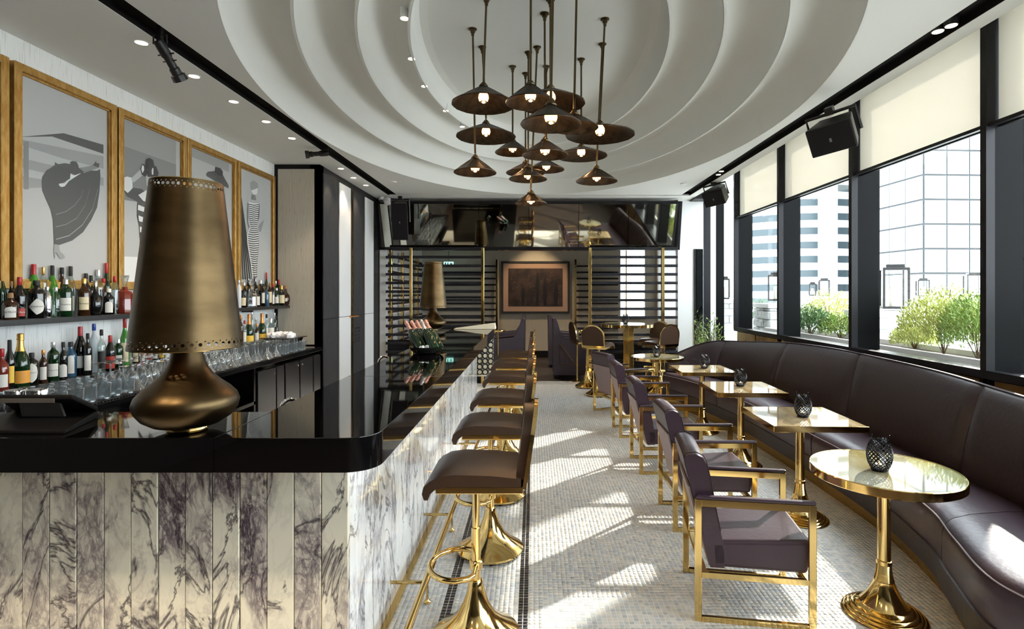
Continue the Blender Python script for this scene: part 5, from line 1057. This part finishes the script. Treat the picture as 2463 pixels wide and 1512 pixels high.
# ================================================================ BANQUETTE
def crom(P, t):
    k = t*(len(P)-1); i = max(0, min(int(k), len(P)-2)); f = k-i; p0, p1, p2, p3 = (Vector(P[max(0, min(len(P)-1, j))]) for j in (i-1, i, i+1, i+2))
    return .5*((2*p1)+(-p0+p2)*f+(2*p0-5*p1+4*p2-p3)*f*f+(-p0+3*p1-3*p2+p3)*f*f*f)
Fr = [(1.92, 1.75, 0), (1.80, 2.10, 0), (1.93, 2.50, 0), (2.07, 2.85, 0), (2.19, 3.5, 0), (2.21, 4.3, 0), (2.20, 5.1, 0), (2.17, 5.8, 0), (2.07, 6.5, 0), (1.93, 7.05, 0), (1.77, 7.42, 0)]
Jn = [(2.40, 1.75, 0), (2.46, 2.10, 0), (2.54, 2.6, 0), (2.61, 3.1, 0), (2.67, 3.8, 0), (2.69, 4.5, 0), (2.68, 5.3, 0), (2.64, 6.0, 0), (2.53, 6.75, 0), (2.25, 7.4, 0), (1.86, 7.62, 0)]
Bk = [(2.60, 1.75, .93), (2.66, 2.2, .94), (2.73, 2.75, .95), (2.82, 3.2, .955), (2.90, 3.9, .985), (2.93, 4.7, 1.0), (2.94, 5.45, 1.0), (2.92, 6.2, .975), (2.80, 7.0, .915), (2.48, 7.72, .845), (1.96, 7.86, .62)]
KF = [(1.96, 1.75, 0), (1.85, 2.10, 0), (1.99, 2.50, 0), (2.13, 2.85, 0), (2.25, 3.5, 0), (2.27, 4.3, 0), (2.26, 5.1, 0), (2.23, 5.8, 0), (2.13, 6.5, 0), (2.0, 7.05, 0), (1.85, 7.42, 0)]
sf = thing('banquette', 'long curved plum leather banquette under the windows on a gold plinth', 'sofa', (2.5, 4.8, 0)); NB = 88
def seatprof(t):
    f, j = crom(Fr, t), crom(Jn, t); d = (j-f); d.z = 0; L_ = d.length; u = d/L_
    def q(s, z): return (f.x+u.x*s, f.y+u.y*s, z)
    return [q(.05, .12), q(.012, .15), q(0, .24), q(0, .36), q(.006, .395), q(.025, .425), q(.065, .443), q(L_*.3, .452), q(L_*.7, .438), q(L_+.02, .415), q(L_+.06, .40), q(L_+.06, .12)]
cuts = [0, .17, .335, .52, .70, .855, 1.0]
def loft(fn, t0, t1, n, nm, m, cap=True, par=sf):
    rows = [fn(t0+(t1-t0)*i/n) for i in range(n+1)]; x = MB(); x.grid([r+[r[0]] for r in rows]); k = len(rows[0])
    x.add(rows[0], [tuple(range(k))]); x.add(rows[-1], [tuple(range(k))[::-1]]); return x.build(nm, m, par, ang=48, world=True)
for a, c in zip((0, .24, .50, .76), (.24, .50, .76, 1.0)): loft(seatprof, a+.0008, c-.0008, 26, 'seat_cushion', M['leather'])
def facia(t):
    f, k = crom(Fr, t), crom(KF, t); return [(f.x-.006, f.y, .118), (f.x-.010, f.y, .24), (f.x+.02, f.y, .25), (f.x+.05, f.y, .118)]
loft(facia, 0, 1, 70, 'lower_fascia', M['leatherb'])
def backprof(t, e):
    j, b_ = crom(Jn, t), crom(Bk, t); o = Vector((b_.x-j.x, b_.y-j.y, 0)); L_ = max(.08, o.length); u = o/L_; zt_ = b_.z; ins = e
    def q(s, z): return (j.x+u.x*s, j.y+u.y*s, z)
    h_ = zt_-.41
    return [q(0+ins, .40), q(-.025+ins, .41+h_*.15), q(L_*.18-.03+ins, .41+h_*.38), q(L_*.5-.035+ins, .41+h_*.66), q(L_*.82-.03+ins, .41+h_*.88), q(L_-.02+ins*.7, zt_-.022), q(L_+.01, zt_-.004), q(L_+.045, zt_), q(L_+.085, zt_-.01), q(L_+.11, zt_-.04), q(L_+.12, .41), q(L_+.12, .12), q(.10, .12)]
for a, c in zip(cuts, cuts[1:]):
    n = 22; rows = []
    for i in range(n+1):
        f = i/n; e = .022*(max(0, 1-f/.05)**2+max(0, 1-(1-f)/.05)**2); rows.append(backprof(a+(c-a)*f, e))
    x = MB(); x.grid([r+[r[0]] for r in rows]); k = len(rows[0]); x.add(rows[0], [tuple(range(k))]); x.add(rows[-1], [tuple(range(k))[::-1]]); x.build('back_cushion', M['leatherb'], sf, ang=48, world=True)
x = MB(); x.tube([(crom(Fr, i/100).x+.012, crom(Fr, i/100).y, .418) for i in range(101)], .0035, 5); x.build('front_piping', M['stitch'], sf, world=True)
def backpipe(i): p = backprof(i/100, 0)[6]; return (p[0], p[1], p[2]+.003)
x = MB(); x.tube([backpipe(i) for i in range(101)], .004, 5); x.build('top_piping', M['leather'], sf, world=True)
def kick(t): k = crom(KF, t); return [(k.x, k.y, 0), (k.x, k.y, .119), (k.x+.3, k.y, .119), (k.x+.3, k.y, 0)]
loft(kick, 0, 1, 70, 'gold_plinth', M['kick'])

# ================================================================ OUTSIDE
x = MB(); x.box((3.36, -8, -.2), (16, 30, 0)); o = x.build('terrace', M['terrace'], ang=0); struct(o)
x = MB(); x.box((-200, -200, -31), (400, 500, -30)); o = x.build('city_ground', M['terrace'], ang=0); struct(o)
tr = thing('planter_trough', 'long zinc planter trough just outside the windows', 'planter', (4.0, 5, 0))
x = MB(); x.box((3.50, 1.0, 0), (3.54, 8.2, 1.02)); x.box((3.97, 1, 0), (4.01, 8.2, 1.02)); x.box((3.54, 1, 0), (3.97, 1.04, 1.02)); x.box((3.54, 8.16, 0), (3.97, 8.2, 1.02)); x.build('trough_wall', M['stonecap'], tr, ang=0, world=True)
x = MB(); x.box((3.54, 1.04, .80), (3.97, 8.16, .97)); x.build('soil', M['soil'], tr, ang=0, world=True)
def stone_planter(label, x0, x1, y0, y1, zt_):
    t = thing('stone_planter', label, 'planter', ((x0+x1)/2, (y0+y1)/2, 0), group='split stone planters on the terrace'); 
    x = MB(); x.box((x0+.03, y0+.03, 0), (x1-.03, y1-.03, zt_-.07)); x.build('core', M['stonecap'], t, ang=0, world=True)
    x = MB(); x.rbox((x0-.02, y0-.02, zt_-.07), (x1+.02, y1+.02, zt_), .006, 1); x.build('capstone', M['stonecap'], t, world=True)
    z = .85; r = 0
    while z < zt_-.10:
        h_ = min(.13, zt_-.075-z)
        for ax in (0, 1):
            a, e = (x0, x1) if ax == 0 else (y0, y1); p = a-(.2 if r % 2 else 0)
            while p < e-.01:
                q0, q1 = max(a, p)+.004, min(e, p+.4)-.004; j = random.uniform(0, .018)
                if q1-q0 > .03:
                    x = MB()
                    if ax == 0: x.rbox((q0, y0-j, z), (q1, y0+.05, z+h_-.006), .012, 1)
                    else: x.rbox((x0-j, q0, z), (x0+.05, q1, z+h_-.006), .012, 1)
                    x.build('stone_block', M['stone'], t, world=True)
                p += .4
        z += .135; r += 1
stone_planter('near split-stone planter carrying the largest lantern', 4.05, 5.0, 6.35, 7.0, 1.33)
stone_planter('split-stone planter seen through the third window', 3.75, 4.4, 8.6, 9.2, 1.37)
stone_planter('far split-stone planter seen through the end window', 3.42, 3.95, 10.0, 10.8, 1.42)
stone_planter('low distant stone planter behind the shrubs', 6.2, 11.5, 12.8, 13.8, 1.455)
def lantern(label, px, pyb, pyt, wpx, d):
    p = AT(px, pyb, d); st = math.sqrt(1+((px-CX)/F)**2); w = wpx/2/st*d/F*.85; h_ = (pyb-pyt)*d/F
    t = thing('garden_lantern', label, 'lantern', p, -.4, 'black metal candle lanterns on the terrace'); e = .012
    x = MB(); x.rbox((-w, -w, 0), (w, w, .03), .003, 1); x.build('base', M['black'], t)
    for a in (-1, 1):
        for c in (-1, 1): x = MB(); x.box((a*w*.92-e, c*w*.92-e, .03), (a*w*.92+e, c*w*.92+e, h_-.07)); x.build('corner_post', M['black'], t, ang=0)
    x = MB(); x.rbox((-w, -w, h_-.09), (w, w, h_-.06), .003, 1); x.rbox((-w*.7, -w*.7, h_-.06), (w*.7, w*.7, h_-.02), .004, 1); x.build('lid', M['black'], t)
    x = MB(); x.lathe([(w*.36, .03), (w*.36, h_*.5), (0, h_*.49)], 16); x.build('candle', M['wax'], t)
    x = MB()
    for a in (-1, 1): x.box((a*w*.9-.001, -w*.9, .03), (a*w*.9+.001, w*.9, h_-.09)); x.box((-w*.9, a*w*.9-.001, .03), (w*.9, a*w*.9+.001, h_-.09))
    x.build('lantern_glass', M['pane'], t, ang=0)
for a in (('largest black lantern, on the near stone planter outside', 2150, 742, 632, 76, 6.6), ('black lantern half behind the third window post', 1868, 723, 652, 50, 8.9), ('slim black lantern seen beside the end window frame', 1742, 719, 662, 30, 10.3),
          ('black lantern above the shrubs, left window pane', 1982, 712, 667, 30, 13.2), ('smallest black lantern, just left of its twin above the shrubs', 1954, 711, 676, 20, 13.5), ('black lantern in the middle of the largest pane', 2219, 713, 667, 34, 13.3), ('tall pale-lit lantern at the right of the largest pane', 2341, 712, 654, 50, 13.1)): lantern(*a)
for x0_, zz in ((0, 0),):
    t = thing('glass_balustrade', 'thin rail of the distant terrace balustrade', 'railing', (9, 16, 0)); x = MB(); x.box((3.5, 15.5, 1.42), (30, 15.53, 1.44)); x.build('top_rail', M['stonecap'], t, ang=0, world=True); x = MB(); x.box((3.5, 15.51, 0), (30, 15.52, 1.42)); x.build('balustrade_pane', M['pane'], t, ang=0, world=True)
def shrub(label, loc, rx, rz_, hgt, n, m, up_=.6, seed=1, leaf=.05):
    rnd = random.Random(seed); t = thing('shrub', label, 'plant', loc); x, y = MB(), MB()
    for i in range(16):
        a = rnd.uniform(0, 6.28); r = rnd.uniform(.1, 1)*rx; tip = Vector((r*math.cos(a), r*math.sin(a)*rz_, hgt*rnd.uniform(.6, 1)*(1-.35*(r/rx)**2))); mid = Vector((tip.x*.35, tip.y*.35, tip.z*.55)); y.tube([(0, 0, 0), mid, tip], .004, 4)
    vs, fs = [], []
    for i in range(n):
        a = rnd.uniform(0, 6.28); r = math.sqrt(rnd.random())*rx; zt_ = hgt*(1-.45*(r/rx)**2); z = zt_*(rnd.uniform(.15, 1)**.6)*rnd.uniform(.85, 1.05)
        c = Vector((r*math.cos(a), r*math.sin(a)*rz_, z)); d = Vector((math.cos(a)*(1-up_)+rnd.uniform(-.5, .5), math.sin(a)*(1-up_)+rnd.uniform(-.5, .5), up_+rnd.uniform(-.3, .5))).normalized(); s = d.cross(Vector((rnd.uniform(-1, 1), rnd.uniform(-1, 1), .3))).normalized(); l = leaf*rnd.uniform(.6, 1.3); k = len(vs)
        vs += [c, c+d*l*.5+s*l*.16, c+d*l, c+d*l*.5-s*l*.16]; fs.append((k, k+1, k+2, k+3))
    x.add(vs, fs); tag(x.build('leaf_mass', M[m], t, ang=0, recalc=False), kind='stuff'); y.build('stems', M['stem'], t, ang=0)
def SP(px, d, z): return ((px-CX)*d/F, d, z)
shrub('tall airy green shrub filling the right of the largest pane', SP(2270, 5.0, .97), .36, 1, .64, 6500, 'leafy', .7, 1, .034); shrub('green shrub against the nearest window post', SP(2352, 4.6, .97), .27, 1, .62, 4500, 'leaf', .6, 2, .034)
shrub('low grassy shrub at the foot of the tall one', SP(2200, 5.6, .95), .22, 1, .28, 2200, 'leafy', .8, 3, .034); shrub('feathery dark fern in the third window pane', SP(1948, 7.0, .96), .30, 1, .42, 3600, 'leaf2', .6, 4, .036)
shrub('pale leafy shrub behind the fern', SP(1998, 7.8, .97), .38, 1, .62, 4200, 'leafy', .5, 5, .035); shrub('small bush right of the fern', SP(2022, 6.7, .96), .24, 1, .34, 2200, 'leaf', .5, 6, .035)
shrub('small plant behind the second window post', SP(1820, 10, 1.0), .3, 1, .45, 500, 'leaf2', .5, 7); shrub('dense bush outside, reflected in the mirror strip', SP(1712, 8.9, .0), .25, 1, 1.2, 900, 'leaf', .5, 8)
shrub('shrub outside the nearest window bay', (4.0, 2.9, .97), .38, 1, .6, 1500, 'leaf', .6, 9, .06)
# towers
tw = thing('curved_tower', 'curved white office tower with ribbon windows outside', 'building', (80, 172, -30))
x = MB(); x.lathe([(24, 0), (24, 90)], 96); x.build('tower_wall', M['tower'], tw, ang=60)
for fl_ in range(20):
    z0 = 8.5+fl_*3.9
    for a0, a1 in ((-2.40, -2.05), (-1.87, -1.66), (-1.43, -1.20)):
        n = 10; rows = [[((24.15)*math.cos(a0+(a1-a0)*i/n), 24.15*math.sin(a0+(a1-a0)*i/n), z) for i in range(n+1)] for z in (z0, z0+1.9)]; x = MB(); x.grid(rows); x.build('window_band', M['towerw'], tw, ang=60)
gt = thing('glass_tower', 'pale glass office tower faint in the haze outside', 'building', (96, 125, -30), .05)
x = MB(); x.box((-14, -10, 0), (26, 10, 82)); x.build('tower_body', M['gline'], gt, ang=0)
for i in range(8):
    for j in range(12):
        x = MB(); x.box((-14+i*5+.2, -10.25, 20+j*5.2+.2), (-14+i*5+4.8, -10, 20+j*5.2+5.0)); x.build('curtain_panel', M['gtower'], gt, ang=0)
for i in range(4):
    for j in range(12): x = MB(); x.box((-14.25, -10+i*5+.2, 20+j*5.2+.2), (-14, -10+i*5+4.8, 20+j*5.2+5.0)); x.build('curtain_panel', M['gtower'], gt, ang=0)
